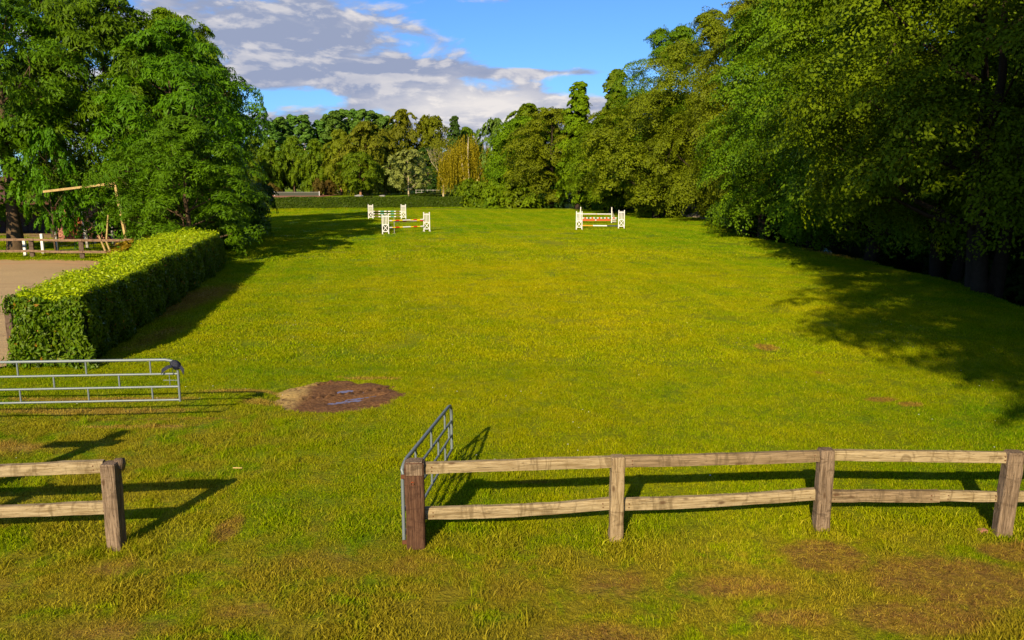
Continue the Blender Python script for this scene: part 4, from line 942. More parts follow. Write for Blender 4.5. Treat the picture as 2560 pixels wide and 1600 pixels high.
# reddish-brown young hedge behind its far left side
bush(-20.6, 45.6, 3.8, 1.35, 'brownleaf', 'brownish shoots between the arena railings and the laurel hedge', None, 1, 'shrub')
bush(-18.6, 44.4, 3.0, 1.5, 'brownleaf', 'brownish-green shrub leaning on the far end of the laurel hedge', None, 2, 'shrub')
# weathered stump of a post at the hedge's left corner
pm = beam_me('post', (0, 0, -.2), (0, 0, 1.35), .17, .14, .012, Vector((0, 1, 0)))
tag(link('old_post', pm, M['old_post'], None, (-12.95, 20.3, 0), .1), 'dark old post half hidden at the left corner of the laurel hedge', 'post')

# far clipped hedge
def box_hedge(name, x0, y0, x1, y1, wd, hgt, n, leaf, leafm, label, nm='clipped_hedge'):
    o = empty(nm, (0, 0, 0), label, 'hedge')
    d = Vector((x1 - x0, y1 - y0)); L = d.length; d.normalize(); q = Vector((-d.y, d.x)) * wd
    stn = [(x0 + d.x * t + q.x, y0 + d.y * t + q.y, x0 + d.x * t, y0 + d.y * t) for t in np.linspace(.1, L - .1, 24)]
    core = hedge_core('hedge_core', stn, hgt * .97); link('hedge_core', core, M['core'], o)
    r = np.random.default_rng(int(abs(x0) * 10)); t = r.random(n) * L; z = r.random(n); base = np.stack([x0 + d.x * t, y0 + d.y * t], -1)
    nf = np.array([q.x, q.y, 0]) / wd
    und = .07 * np.sin(t * 1.1) + .05 * np.sin(t * 2.9)
    front = np.concatenate([base, (z * hgt + .03)[:, None]], 1) - nf * (.04 + und * .6)[:, None] * 1.0
    a = face_leaves(r, front, np.tile(-nf + np.array([0, 0, .15]), (n, 1)), leaf, .5, .12, .6)
    n2 = n // 2; t = r.random(n2) * L; s_ = r.random(n2)
    und = .05 * np.sin(t * .7) + .03 * np.sin(t * 2.1)
    top = np.stack([x0 + d.x * t + q.x * s_, y0 + d.y * t + q.y * s_, hgt + und], -1)
    b_ = face_leaves(r, top, np.tile([0, 0, 1.0], (n2, 1)), leaf, .5, .08, .5)
    n3 = n // 8; s_ = r.random(n3); z = r.random(n3)
    e = np.stack([x1 + q.x * s_, y1 + q.y * s_, z * hgt], -1); c = face_leaves(r, e, np.tile([d.x, d.y, .1], (n3, 1)), leaf, .5)
    V, F, A = join([a, b_, c]); f = link('foliage', mesh_np('hedge_foliage', V, F, False, A), M[leafm], o); f['kind'] = 'stuff'
    return o
box_hedge('far', -43.0, 121.5, -7.9, 129.5, 1.5, 1.72, 17000, .24, 'yew', 'long low clipped hedge closing the far end of the meadow')
# rough grass at its foot
x = rng.uniform(-43, -8, 700); y = 121.5 + (x + 43) / 35.1 * 8 - rng.random(700) * 1.2 - .3
scatter('hedge_foot_grass', [tuft('tuft', 120 + k, .4, 60, .06, .20, .04, .8) for k in range(3)], x, y, 0.6 + 0.6 * rng.random(700), 'rough unmown grass along the foot of the far hedge')

# ------------------------------------------------------------------ near railings
def rail_me(L, hgt, dep, seed, sag=0.0, chamf=.35):
    """split rail along +X: flat face towards -Y with a sloping upper facet, rounded back, uneven along its length"""
    sec = [(-dep / 2, -hgt / 2), (-dep / 2, hgt * .12), (-dep * .28, hgt / 2), (dep * .2, hgt * .52), (dep * .48, hgt * .25), (dep * .5, -hgt * .2), (dep * .2, -hgt * .5)]
    n = max(6, int(L / .16)); V = []; F = []; k = len(sec)
    for i in range(n + 1):
        x = L * i / n; t = i / n
        kn = 0.006 * mnoise.noise((x * 2.2, seed, 0)) + .004 * mnoise.noise((x * 7, seed, 3))
        for j, (yy, zz) in enumerate(sec):
            V.append((x, yy + .012 * mnoise.noise((x * 1.1, seed + 5, j * .3)) + kn * (1 if yy > 0 else -1), zz * (1 + .10 * mnoise.noise((x * .8, seed, 1))) + sag * math.sin(PI * t) + .008 * mnoise.noise((x * 3, seed, j)) + kn))
        if i:
            for j in range(k): F.append(((i - 1) * k + j, i * k + j, i * k + (j + 1) % k, (i - 1) * k + (j + 1) % k))
    bm = bmesh.new(); vs = [bm.verts.new(v) for v in V]
    for f in F: bm.faces.new([vs[q] for q in f])
    bm.faces.new([vs[j] for j in range(k)]); bm.faces.new([vs[n * k + j] for j in reversed(range(k))])
    bmesh.ops.recalc_face_normals(bm, faces=bm.faces[:])
    return from_bm('rail', bm)
def post_me(hgt, wd, dep, seed, groove=.2, lean=(0, 0), taper=0.0):
    """sawn sleeper post with worn edges and a saw cut near its top"""
    n = 12; V = []; F = []; c = .014
    zs = [-.35] + [hgt * i / n for i in range(n)] + [hgt - groove - .006, hgt - groove - .002, hgt - groove + .006, hgt - .02, hgt]; zs = sorted(set(round(z, 4) for z in zs))
    sec = [(-1, -1, 1, 0), (-1, -1, 0, 1), (-1, 1, 0, -1), (-1, 1, 1, 0), (1, 1, -1, 0), (1, 1, 0, -1), (1, -1, 0, 1), (1, -1, -1, 0)]
    for z in zs:
        sh = (.88 if z >= hgt - .001 else 1.0) * (0.965 if abs(z - (hgt - groove - .002)) < .003 else 1.0) * (1 - taper * z / hgt)
        for j, (a, b_, ca, cb) in enumerate(sec):
            ww, dd = wd / 2 * sh, dep / 2 * sh
            nz = .007 * mnoise.noise((j * .7 + seed, z * 5, seed)) + .006 * mnoise.noise((a * 3., b_ * 2. + seed, z * 1.5))
            V.append((a * ww + ca * c * 1.2 + nz * a + lean[0] * z / hgt, b_ * dd + cb * c + nz * b_ + lean[1] * z / hgt, z + (.012 * mnoise.noise((a + seed, b_, 3)) if z >= hgt - .001 else 0)))
    k = 8; m_ = len(zs)
    bm = bmesh.new(); vs = [bm.verts.new(v) for v in V]
    for i in range(m_ - 1):
        for j in range(k): bm.faces.new((vs[i * k + j], vs[i * k + (j + 1) % k], vs[(i + 1) * k + (j + 1) % k], vs[(i + 1) * k + j]))
    bm.faces.new([vs[(m_ - 1) * k + j] for j in range(k)])
    bmesh.ops.recalc_face_normals(bm, faces=bm.faces[:])
    return from_bm('post', bm)
NAIL = tubes_me('nail', [([(0, .02, 0), (0, .002, 0), (0, 0, 0)], [.009, .009, .001])], 6)
def rail(parent, a, b_, hgt, dep, seed, m_, sag=0.0, label=None):
    a = Vector(a); b_ = Vector(b_); d = b_ - a
    o = link('rail', rail_me(d.length, hgt, dep, seed, sag), m_, parent, a)
    o.rotation_euler = (0, -math.asin(d.z / d.length), math.atan2(d.y, d.x))
    if label: o['label'] = label
    if parent.name.startswith('wooden'):
        for t_ in (.10, d.length - .12):
            for zz in (-.03, .02):
                link('nail', NAIL, M['rust'], o, (t_ + .012 * random.random(), -dep / 2 - .006, zz + sag * math.sin(PI * t_ / d.length)))
    return o
fr = empty('wooden_railing', (0, 0, 0), 'two-rail wooden railing with four square posts at the lower right', 'fence')
PX = [(-1.23, 9.62), (1.36, 9.86), (4.15, 10.10), (6.60, 10.06)]
gp = link('post', post_me(1.19, .235, .20, 1, .17), M['post_brown'], fr, (PX[0][0], PX[0][1], 0), .04); gp['label'] = 'dark red-brown gatepost with pale worn cap'
bmc = bmesh.new(); box(bmc, (0, 0, 1.012), (0, 0, 1.20), .243, .208, Vector((0, 1, 0))); bmesh.ops.bevel(bmc, geom=bmc.edges[:], offset=.02, segments=2, affect='EDGES')
link('post_cap', from_bm('post_cap', bmc), M['post'], gp)
# rusty hinge pin mark
hm = tubes_me('hinge', [([(-.02, -.10, .93), (-.02, -.118, .93)], [.022, .020])], 8); link('hinge_bolt', hm, M['dullred'], gp)
link('post', post_me(1.17, .175, .15, 2, .12, (.006, 0)), M['post_pale'], fr, (PX[1][0], PX[1][1], 0), .09)
link('post', post_me(1.18, .190, .16, 3, .125, (-.002, 0)), M['post'], fr, (PX[2][0], PX[2][1], 0), .02)
link('post', post_me(1.16, .205, .17, 4, .17, (.05, 0)), M['post'], fr, (PX[3][0] - .04, PX[3][1], 0), -.05)
TZ = [1.085, 1.085, 1.085, 1.075]
back = .045
rail(fr, (-1.12, 9.66, 1.085), (1.40, 9.885, 1.09), .135, .12, 11, M['rail'], .005, 'pale upper rail, first span from the gatepost')
rail(fr, (1.44, 9.88, 1.095), (4.10, 10.125, 1.085), .138, .12, 12, M['rail_dull'], -.01)
rail(fr, (4.13, 10.13, 1.09), (6.60, 10.09, 1.07), .135, .12, 13, M['rail'], .005)
rail(fr, (6.62, 10.11, 1.07), (9.4, 10.2, 1.08), .13, .12, 14, M['rail'])
rail(fr, (-1.12, 9.72, .455), (1.30, 9.93, .50), .145, .12, 15, M['rail'], -.03)
rail(fr, (1.42, 9.95, .475), (4.09, 10.18, .53), .145, .12, 16, M['rail'], -.02)
rail(fr, (4.21, 10.18, .50), (5.72, 10.17, .50), .148, .125, 17, M['rail_dull'], .0, 'darker half of a spliced lower rail')
rail(fr, (5.722, 10.165, .505), (6.58, 10.15, .50), .128, .105, 18, M['rail'], .0)
rail(fr, (6.62, 10.15, .50), (9.4, 10.3, .49), .13, .11, 19, M['rail'])
fl = empty('wooden_railing', (0, 0, 0), 'two-rail wooden railing ending in one post at the lower left', 'fence')
link('post', post_me(1.13, .185, .19, 5, .17, (.012, .0), -.02), M['post'], fl, (-5.13, 9.72, 0), -.03)
rail(fl, (-9.5, 9.45, 1.02), (-5.22, 9.76, 1.075), .145, .13, 21, M['rail'], -.01)
rail(fl, (-9.5, 9.5, .43), (-5.16, 9.80, .50), .145, .13, 22, M['rail'], .01)
link('post', post_me(1.13, .185, .19, 6, .17), M['post'], fl, (-7.9, 9.6, 0))
# thick round end of the upper rail behind the left post
em = tubes_me('rail_end', [([(0, 0, 0), (.10, .01, 0)], [.080, .083])], 12)
bm = bmesh.new(); bm.from_mesh(em); bmesh.ops.contextual_create(bm, geom=[e for e in bm.edges if e.is_boundary and e.verts[0].co.x > .07]); 
link('rail_end', from_bm('rail_end', bm), M['post'], fl, (-5.10, 9.80, 1.075))
# brick and short stake by the last post
bk = beam_me('brick', (-.07, 0, .015), (.07, 0, .015), .08, .05, .006); tag(link('loose_brick', bk, M['brick'], None, (6.33, 10.12, 0), .3), 'orange-red brick lying at the foot of the last post', 'brick')
tag(link('short_stake', beam_me('stake', (0, 0, -.1), (.01, 0, .14), .07, .06, .006, Vector((0, 1, 0))), M['old_post'], None, (7.0, 10.05, 0)), 'short dark stake right of the last post', 'stake')
tag(link('wood_chip', beam_me('chip', (-.08, 0, .07), (.08, .01, .075), .03, .012, .004), M['cut'], None, (-4.45, 12.35, 0.0), -.2), 'pale splinter of wood lying in the gateway', 'wood piece')

# ------------------------------------------------------------------ steel gates
def ttube(parent, name, path, r, m_, sides=10):
    return link(name, tubes_me(name, [(path, r)], sides), m_, parent)
def lerp(a, b_, t): return tuple(a[i] + (b_[i] - a[i]) * t for i in range(len(a)))
gl = empty('steel_field_gate', (0, 0, 0), 'long galvanised tube gate standing open in front of the laurel hedge', 'gate')
# free end right, hinges far left outside the view
A0 = (-12.5, 14.15); B0 = (-6.22, 14.5)
def gpt(t, z): return (A0[0] + (B0[0] - A0[0]) * t, A0[1] + (B0[1] - A0[1]) * t, z)
zt, z2, z3, zb = 1.38, 1.11, .865, .61
ttube(gl, 'top_tube', [gpt(0, zt - .02), gpt(.965, zt), gpt(.984, zt - .02), gpt(.997, zt - .08), gpt(1, zt - .16)], .026, M['galv'])
for z in (z2, z3, zb): ttube(gl, 'cross_tube', [gpt(0, z - .03), gpt(1, z)], .020, M['galv'])
ttube(gl, 'end_tube', [gpt(1, zt - .2), gpt(1, zb - .03)], .022, M['galv'])
Lg = 6.29
def tx(px): return 1 - (449 - px) / 2000.0 * 14.8 / Lg
for px in (59, 225, 382, -105): ttube(gl, 'strut', [gpt(tx(px), zt), gpt(tx(px), z2)], .017, M['galv'], 8); ttube(gl, 'strut', [gpt(tx(px), z3), gpt(tx(px), zb)], .017, M['galv'], 8)
for px in (-20, 144, 303): ttube(gl, 'strut', [gpt(tx(px), z2), gpt(tx(px), z3)], .017, M['galv'], 8)
ttube(gl, 'latch_rod', [gpt(tx(427), z2), gpt(tx(427), z3)], .006, M['galv'], 6)
ttube(gl, 'latch_rod', [gpt(tx(411), .99), gpt(1, .985)], .006, M['galv'], 6)
# cloth knotted round the gate's corner
r2 = random.Random(4); bm = bmesh.new(); bmesh.ops.create_icosphere(bm, subdivisions=3, radius=.085)
for v in bm.verts:
    k = 1 + .45 * mnoise.noise(v.co * 14) + .2 * mnoise.noise(v.co * 35); v.co = Vector((v.co.x * 1.15 * k, v.co.y * .8 * k, v.co.z * 1.0 * k))
me1 = from_bm('knot', bm, True)
cl = empty('knotted_cloth', (B0[0] - .03, B0[1], 1.28), 'dark blue cloth knotted round the corner of the open gate', 'cloth')
link('knot', me1, M['cloth'], cl)
bm = bmesh.new()
for sgn, ln in ((-1, .20), (1, .12), (-.3, .16)):
    bm = bmesh.new(); vs = []
    for i in range(6):
        t = i / 5; vs.append([bm.verts.new((sgn * (.05 + ln * t), -.05 + .02 * math.sin(t * 5) + q * .02, -.02 - .10 * t * t * (2 if abs(sgn) < .5 else 1) + q * (.02 + .03 * t))) for q in (-1, 1)])
    for a, b_ in zip(vs[:-1], vs[1:]): bm.faces.new((a[0], a[1], b_[1], b_[0]))
    link('cloth_tail', from_bm('cloth_tail', bm), M['cloth'], cl)

gr = empty('steel_field_gate', (0, 0, 0), 'short galvanised tube gate swung open away from the brown gatepost', 'gate')
# hung on a tall tube beside the brown post, opening away from the camera
HA = (-1.385, 9.62); HB = (-1.02, 12.98)
def gq(t, z): return (HA[0] + (HB[0] - HA[0]) * t, HA[1] + (HB[1] - HA[1]) * t, z - t * .20 * min(1, z))
zt = 1.15; z2, z3, zb = .83, .52, .20
ttube(gr, 'hinge_tube', [gq(0, .10), gq(0, 1.0)], .023, M['galv'])
ttube(gr, 'top_tube', [gq(0, 1.0), gq(.0, 1.07), gq(.025, 1.12), gq(.06, zt), gq(.93, zt + .02), gq(.97, zt), gq(.995, zt - .07), gq(1, zt - .18)], .026, M['galv'])
ttube(gr, 'end_tube', [gq(1, zt - .16), gq(1, zb + .02)], .024, M['galv'])
for z in (z2, z3, zb): ttube(gr, 'cross_tube', [gq(0, z), gq(1, z + .01)], .019, M['galv'])
for t in (.22, .52, .83): ttube(gr, 'strut', [gq(t, zt + .01), gq(t, z2)], .017, M['galv'], 8); ttube(gr, 'strut', [gq(t, z3), gq(t, zb)], .017, M['galv'], 8)
for t in (.37, .67, .93): ttube(gr, 'strut', [gq(t, z2), gq(t, z3)], .017, M['galv'], 8)
for z in (.12, 1.0): link('hinge', beam_me('hinge', (-1.40, 9.56, z), (-1.30, 9.58, z), .03, .05, .004), M['rust'], gr)

# ------------------------------------------------------------------ jumps
def wing_model():
    o = empty('jump_wing', (0, 0, 0)); H_ = 1.70; Wd = .60
    for sx in (-1, 1): link('upright', beam_me('upright', (sx * (Wd / 2 - .04), 0, 0), (sx * (Wd / 2 - .045), 0, H_), .075, .07, .006, Vector((0, 1, 0))), M['white'], o)
    for k in (-1, 0, 1): link('slat', beam_me('slat', (k * .125, .004, .82), (k * .125, .004, 1.60), .055, .03, .004, Vector((0, 1, 0))), M['white'], o)
    for z, q in ((.22, .07), (.80, .07), (1.50, .06)): link('cross_rail', beam_me('cross_rail', (-Wd / 2 + .08, -.004, z), (Wd / 2 - .08, -.004, z), .04, q, .004), M['white'], o)
    for sx in (-1, 1): link('brace', beam_me('brace', (-sx * .20, .006 * sx, .27), (sx * .20, .006 * sx, .76), .03, .055, .004), M['white'], o)
    for sx in (-1, 1): link('foot', beam_me('foot', (sx * (Wd / 2 - .04), -.28, .035), (sx * (Wd / 2 - .04), .28, .035), .06, .06, .006), M['white'], o)
    return o
wing0 = wing_model()
def wing(i, x, y, rz, label, sc=1.0, first=[True]):
    o = wing0 if first[0] else copy_tree(wing0); first[0] = False
    o.location = (x, y, hz1(x, y)); o.rotation_euler = (0, 0, rz); o.scale = (sc,) * 3
    tag(o, label, 'jump stand', 'white slatted show-jump wings'); return o
def pole(a, b_, bands, r, label, group='show-jump poles'):
    a = Vector(a); b_ = Vector(b_); o = empty('jump_pole', a, label, 'jump pole', group); tot = sum(q for q, _ in bands); t = 0
    d = b_ - a
    for q, mm in bands:
        s0, s1 = t / tot, (t + q) / tot; t += q
        bm = bmesh.new(); bmesh.ops.create_cone(bm, cap_ends=True, segments=10, radius1=r, radius2=r, depth=d.length * (s1 - s0))
        bmesh.ops.transform(bm, matrix=Matrix.Translation(d * ((s0 + s1) / 2)) @ d.to_track_quat('Z', 'Y').to_matrix().to_4x4(), verts=bm.verts)
        c = link('band', from_bm('band', bm, False), M[mm], o); c['label'] = mm.replace('dull', 'faded ').replace('olive', 'brown') + ' band of the pole'
    return o
# jump A (nearest, left)
wing(0, -10.80, 68.6, .25, 'left white wing of the red and yellow jump'); wing(1, -7.55, 71.2, .35, 'right white wing of the red and yellow jump')
bA = [(.08, 'white'), (.09, 'yellow'), (.11, 'red'), (.09, 'yellow'), (.22, 'white'), (.08, 'yellow'), (.11, 'red'), (.09, 'yellow'), (.10, 'white')]
pole((-10.5, 68.75, 1.10), (-7.8, 71.0, 1.10), bA, .055, 'highest red, yellow and white pole of the nearer left jump')
pole((-10.15, 69.2, 1.0), (-7.6, 71.6, .98), [(.17, 'white'), (.08, 'yellow'), (.12, 'red'), (.10, 'yellow'), (.20, 'white'), (.10, 'yellow'), (.12, 'red'), (.10, 'yellow')], .055, 'rear red, yellow and white pole just under the highest one')
pole((-10.5, 68.75, .52), (-7.8, 71.0, .50), bA, .055, 'lowest red, yellow and white pole of the nearer left jump')
sd = empty('pole_stand', (-10.12, 69.1, hz1(-10.12, 69.1)), 'thin grey upright on a round foot beside the red and yellow jump', 'jump stand')
link('upright', tubes_me('upright', [([(0, 0, 0), (0, 0, 1.38)], .028)], 8), M['grey'], sd)
link('foot', tubes_me('foot', [([(0, 0, 0), (0, 0, .03), (0, 0, .05)], [.17, .16, .03])], 14), M['grey'], sd)
link('pole_cup', beam_me('pole_cup', (0, 0, .94), (.09, 0, .94), .05, .03, .004), M['galv'], sd)
# jump B (behind)
wing(2, -16.35, 93.3, 0.05, 'left white wing of the teal striped jump by the far hedge'); wing(3, -12.55, 93.3, -0.03, 'right white wing of the teal striped jump by the far hedge')
bB = [(.035, 'white'), (.14, 'olive'), (.07, 'white'), (.13, 'teal'), (.09, 'white'), (.05, 'navy'), (.09, 'white'), (.13, 'teal'), (.06, 'white'), (.14, 'olive'), (.04, 'white')]
for z, nm in ((.90, 'top'), (.61, 'middle'), (.29, 'bottom')): pole((-16.02, 93.35, z), (-12.86, 93.35, z), bB, .055, f'{nm} teal, brown and white pole of the jump by the far hedge')
# jump C (right, front)
wing(4, 6.25, 74.9, 0.02, 'left white wing of the right-hand jump'); wing(5, 10.18, 74.9, -0.02, 'right white wing of the right-hand jump')
st_ = []
for k in range(10): st_ += [(.05, 'white'), (.045, ('red', 'greenp')[k % 2])]
pole((6.55, 74.95, 1.03), (9.88, 74.95, 1.03), st_, .05, 'pole with short red, green and white stripes across the right-hand jump')
pole((6.55, 74.95, .34), (9.88, 74.95, .30), [(.30, 'orange'), (.39, 'white'), (.31, 'navy')], .055, 'lowest pole of the right-hand jump, orange, white and navy')
# jump D (directly behind)
def hurdle(x, y, label, mir=1):
    o = empty('hurdle_wing', (x, y, hz1(x, y)), label, 'jump stand', 'grey hurdle wings')
    link('upright', beam_me('upright', (0, 0, 0), (0, 0, 1.68), .08, .08, .006, Vector((0, 1, 0))), M['white_post'], o)
    for k, hh in enumerate((1.25, 1.02, .85, .60, .42)):
        link('slat', beam_me('slat', (mir * (.10 + .085 * k), 0, .12), (mir * (.10 + .085 * k), 0, hh), .05, .025, .003, Vector((0, 1, 0))), M['grey'], o)
    for z, q in ((.16, .50), (.40, .5)): link('cross_rail', beam_me('cross_rail', (mir * .04, .03, z), (mir * q, .03, z), .03, .055, .003), M['white_post'], o)
    link('foot', beam_me('foot', (0, -.3, .03), (0, .3, .03), .07, .05, .005), M['grey'], o)
    return o
hurdle(10.58, 85.6, 'grey hurdle wing with tall pale upright behind the right-hand jump'); hurdle(7.30, 85.8, 'grey hurdle wing hidden behind the left wing of the right-hand jump', -1)
pole((7.3, 85.6, .94), (10.52, 85.55, .93), [(.5, 'white'), (.02, 'yellow'), (.48, 'white')], .05, 'plain whitish pole seen above the striped one')
pl = empty('jump_plank', (7.3, 85.6, .30), 'faded red plank with a white spot in its middle', 'plank')
link('board', beam_me('board', (0, 0, 0), (3.2, -.03, 0), .03, .19, .004), M['dullred'], pl); link('spot', beam_me('spot', (1.53, -.034, .0), (1.66, -.034, .0), .03, .10, .002), M['white'], pl)
# ------------------------------------------------------------------ left: arena railing, posts, frame, gates, buildings
ar = empty('arena_railing', (0, 0, 0), 'old two-rail wooden railing along the far side of the sand arena', 'fence')
apx = [(-34.6, 47.0), (-31.4, 47.1), (-28.2, 47.0), (-24.95, 46.4), (-22.15, 46.7), (-19.4, 47.0)]
for i, (x, y) in enumerate(apx): link('post', post_me(1.12, .24, .18, 30 + i, .12), M['old_post'], ar, (x, y, hz1(x, y)), .1 * i)
for i in range(len(apx) - 1):
    a, b_ = apx[i], apx[i + 1]
    for z, s_ in ((1.17, 40), (.50, 60)): rail(ar, (a[0] - .15, a[1] - .14, z), (b_[0] + .15, b_[1] - .14, z - .01), .13, .12, s_ + i, M['old_rail'], -.02)
def marker(x, y, hgt, label, m_='white_post', band=True, wd=.16, grp='white marker posts'):
    o = empty('marker_post', (x, y, hz1(x, y)), label, 'post', grp)
    link('shaft', beam_me('shaft', (0, 0, -.1), (0, 0, hgt), wd, wd, .02, Vector((0, 1, 0))), M[m_], o)
    if band:
        for z in (.05, hgt * .55): link('band', beam_me('band', (0, 0, z), (0, 0, z + .12), wd + .006, wd + .006, .004, Vector((0, 1, 0))), M['grey'], o)
    return o
marker(-29.1, 47.8, 1.05, 'white post with grey bands, leftmost, behind the arena railing'); marker(-28.9, 49.3, 1.28, 'plain white post, taller, right of the banded one', band=False)
marker(-28.6, 50.3, 1.32, 'grey post between the white ones and the dark gate', 'grey', False, .18, 'grey gate posts'); marker(-28.2, 53.2, 1.28, 'grey post in the middle of the dark gate', 'grey', False, .17, 'grey gate posts')
marker(-29.6, 57.0, 1.30, 'grey post in front of the brick cottage', 'grey', False, .16, 'grey gate posts'); marker(-28.6, 57.5, 1.36, 'grey post at the right end of the dark gate', 'grey', False, .16, 'grey gate posts')
marker(-31.2, 62.5, 1.0, 'white post with a dark band under the trees, right of the cottage'); marker(-29.7, 62.8, .75, 'short white post under the trees, farthest right', band=False)
dg = empty('dark_tube_gate', (0, 0, 0), 'dark metal tube gate behind the arena railing', 'gate')
a, b_ = (-28.5, 50.4), (-27.2, 55.8)
sp_ = []
for z in (.22, .48, .74): ttube(dg, 'cross_tube', [(-28.5, 50.4, z), (-25.4, 53.6, z + .1)], .022, M['galv_dark'], 6)
ttube(dg, 'top_tube', [(-28.5, 50.4, 1.02), (-25.7, 53.3, 1.15), (-25.4, 53.6, 1.0), (-25.4, 53.6, .25)], .028, M['galv_dark'], 6)
for t in (.2, .45, .7): ttube(dg, 'strut', [(-28.5 + 3.1 * t, 50.4 + 3.2 * t, .22), (-28.5 + 3.1 * t, 50.4 + 3.2 * t, 1.06)], .018, M['galv_dark'], 6)
tr_ = empty('timber_top_rail', (-28.1, 53.3, 1.22), 'thick dark timber beam sloping above the tube gate', 'beam')
link('beam', beam_me('beam', (0, 0, 0), (3.2, 4.2, .22), .15, .15, .02), M['old_post'], tr_)
# straw-coloured pole frame
wf = empty('wooden_arch', (-22.35, 46.75, 0), 'tall straw-coloured arch of wooden post and crossbar beside the arena', 'arch')
fm = beam_me('upright', (0, 0, -.3), (-.62, .2, 4.38), .13, .12, .01, Vector((0, 1, 0))); link('upright', fm, M['frame_wood'], wf)
link('crossbar', beam_me('crossbar', (-.62, .2, 4.40), (-4.75, .1, 3.92), .12, .13, .01), M['frame_wood'], wf)
link('brace', beam_me('brace', (-.66, .32, 4.24), (-1.25, .32, 4.20), .06, .08, .006), M['frame_wood'], wf)
# thin leaning stems
for i, (pth, lab) in enumerate([([(-25.35, 50, 0), (-25.7, 50.1, .9), (-26.1, 50.3, 1.6), (-26.7, 50.4, 2.35)], 'thin bent stem arching left in front of the cottage'),
                                ([(-24.3, 48.6, -.1), (-24.7, 48.8, .9), (-24.5, 48.9, 2.5)], 'thin forked sapling stem left of the wooden arch'),
                                ([(-23.4, 50.5, 0), (-23.2, 50.4, 1.2), (-23.5, 50.4, 2.8)], 'slim crooked sapling stem behind the railing'),
                                ([(-24.0, 49.3, 0), (-23.7, 49.3, 1.3), (-23.9, 49.4, 2.8)], 'slender sapling stem close to the wooden arch')]):
    p0 = pth[0]; o = empty('sapling', (p0[0], p0[1], 0), lab, 'sapling', 'thin saplings by the arena railing')
    link('trunk', tubes_me('trunk', [([(p[0] - p0[0], p[1] - p0[1], p[2]) for p in pth], [.075, .06, .045, .03][:len(pth)])], 7), M['frame_wood'], o)
    n_ = 160 if i else 50; r_ = np.random.default_rng(i); e = np.array(pth[-1]) - np.array([p0[0], p0[1], 0]); C = e + r_.normal(size=(n_, 3)) * np.array([.5, .5, .28])
    V, F, A = leaf_geo(C, r_.normal(size=(n_, 3)) + np.array([0, 0, 1]), r_.normal(size=(n_, 3)), np.full(n_, .26), np.full(n_, .08), r_.random(n_))
    link('crown', mesh_np('sapling_leaves', V, F, False, A), M['locust'], o)['kind'] = 'stuff'
tg = empty('tree_tie_stump', (-22.95, 47.9, 0), 'short thick stump post between railing and wooden arch', 'post')
link('shaft', tubes_me('shaft', [([(0, 0, -.1), (0, 0, .5), (-.05, 0, 1.1)], [.16, .15, .14])], 10), M['old_rail'], tg)
# small gate at the left edge of the far meadow
sg = empty('small_gate', (0, 0, 0), 'small grey gate under the locust boughs at the far left of the meadow', 'gate')
for x in (-25.6, -25.15): link('post', beam_me('post', (x, 79, -.1), (x, 79, 1.5), .12, .12, .01, Vector((0, 1, 0))), M['grey'], sg)
for z in (.35, .65, .95, 1.2): ttube(sg, 'cross_tube', [(-28.4, 79.5, z), (-25.6, 79, z)], .03, M['galv_dark'], 6)
# brick cottage
def brick_wall(parent, x0, x1, y, z0, z1, gable=None):
    """front wall at y facing the camera, laid in courses"""
    me = beam_me('wall_core', (x0, y + .16, (z0 + z1) / 2), (x1, y + .16, (z0 + z1) / 2), .28, z1 - z0); link('wall', me, M['mortar'], parent)
    V = []; F = []; bh, bw = .11, .34; row = 0; z = z0
    while z < z1 - .02:
        x = x0 - (bw / 2 if row % 2 else 0)
        while x < x1:
            a = max(x, x0) + .01; b2 = min(x + bw, x1) - .01
            if b2 > a + .03:
                d = random.uniform(0, .012); o = len(V)
                for yy in (y - .012 - d, y + .03):
                    V += [(a, yy, z + .01), (b2, yy, z + .01), (b2, yy, z + bh - .008), (a, yy, z + bh - .008)]
                F += [(o, o + 1, o + 2, o + 3), (o, o + 4, o + 5, o + 1), (o + 1, o + 5, o + 6, o + 2), (o + 2, o + 6, o + 7, o + 3), (o + 3, o + 7, o + 4, o)]
            x += bw
        z += bh; row += 1
    c = link('bricks', mesh_np('bricks', V, F), M['brick'], parent); c['kind'] = 'stuff'
ch = empty('brick_cottage', (3.1, -8.0, 0), 'small pinkish brick cottage with orange tiled roof glimpsed under the locusts', 'building')
brick_wall(ch, -37.0, -33.2, 68.0, -.1, 2.5)
link('wall', beam_me('side_wall', (-33.3, 68.35, 1.2), (-33.3, 73, 1.2), .3, 2.6), M['brick'], ch)
bm = bmesh.new()
vs = [bm.verts.new(v) for v in [(-37.0, 68.02, 2.5), (-33.2, 68.02, 2.5), (-35.1, 68.02, 4.1), (-37.0, 68.3, 2.5), (-33.2, 68.3, 2.5), (-35.1, 68.3, 4.1)]]
for f in ((0, 1, 2), (5, 4, 3), (0, 3, 4, 1), (1, 4, 5, 2), (2, 5, 3, 0)): bm.faces.new([vs[i] for i in f])
link('gable', from_bm('gable', bm), M['brick'], ch)
for sx in (-1, 1):
    rf = beam_me('roof', (-35.1 + sx * 1.15, 67.7, 3.28), (-35.1 + sx * 1.15, 73.2, 3.28), 2.9, .10)
    o = link('roof', beam_me('roof', (-2.75, 0, 0), (2.75, 0, 0), 2.75, .10), M['tile'], ch, (-35.1 + sx * 1.05, 70.5, 3.30)); o.rotation_euler = (0, 0, PI / 2); o.rotation_euler = (Matrix.Rotation(sx * .70, 3, 'Y') @ Matrix.Rotation(PI / 2, 3, 'Z')).to_euler()
    for k in range(6):
        t = (k + .5) / 6; o2 = link('tile_course', beam_me('tile_course', (-35.1 + sx * 2.1 * t, 67.72, 4.12 - 1.76 * t), (-35.1 + sx * 2.1 * t, 73.2, 4.12 - 1.76 * t), .30, .05), M['tile'], ch)
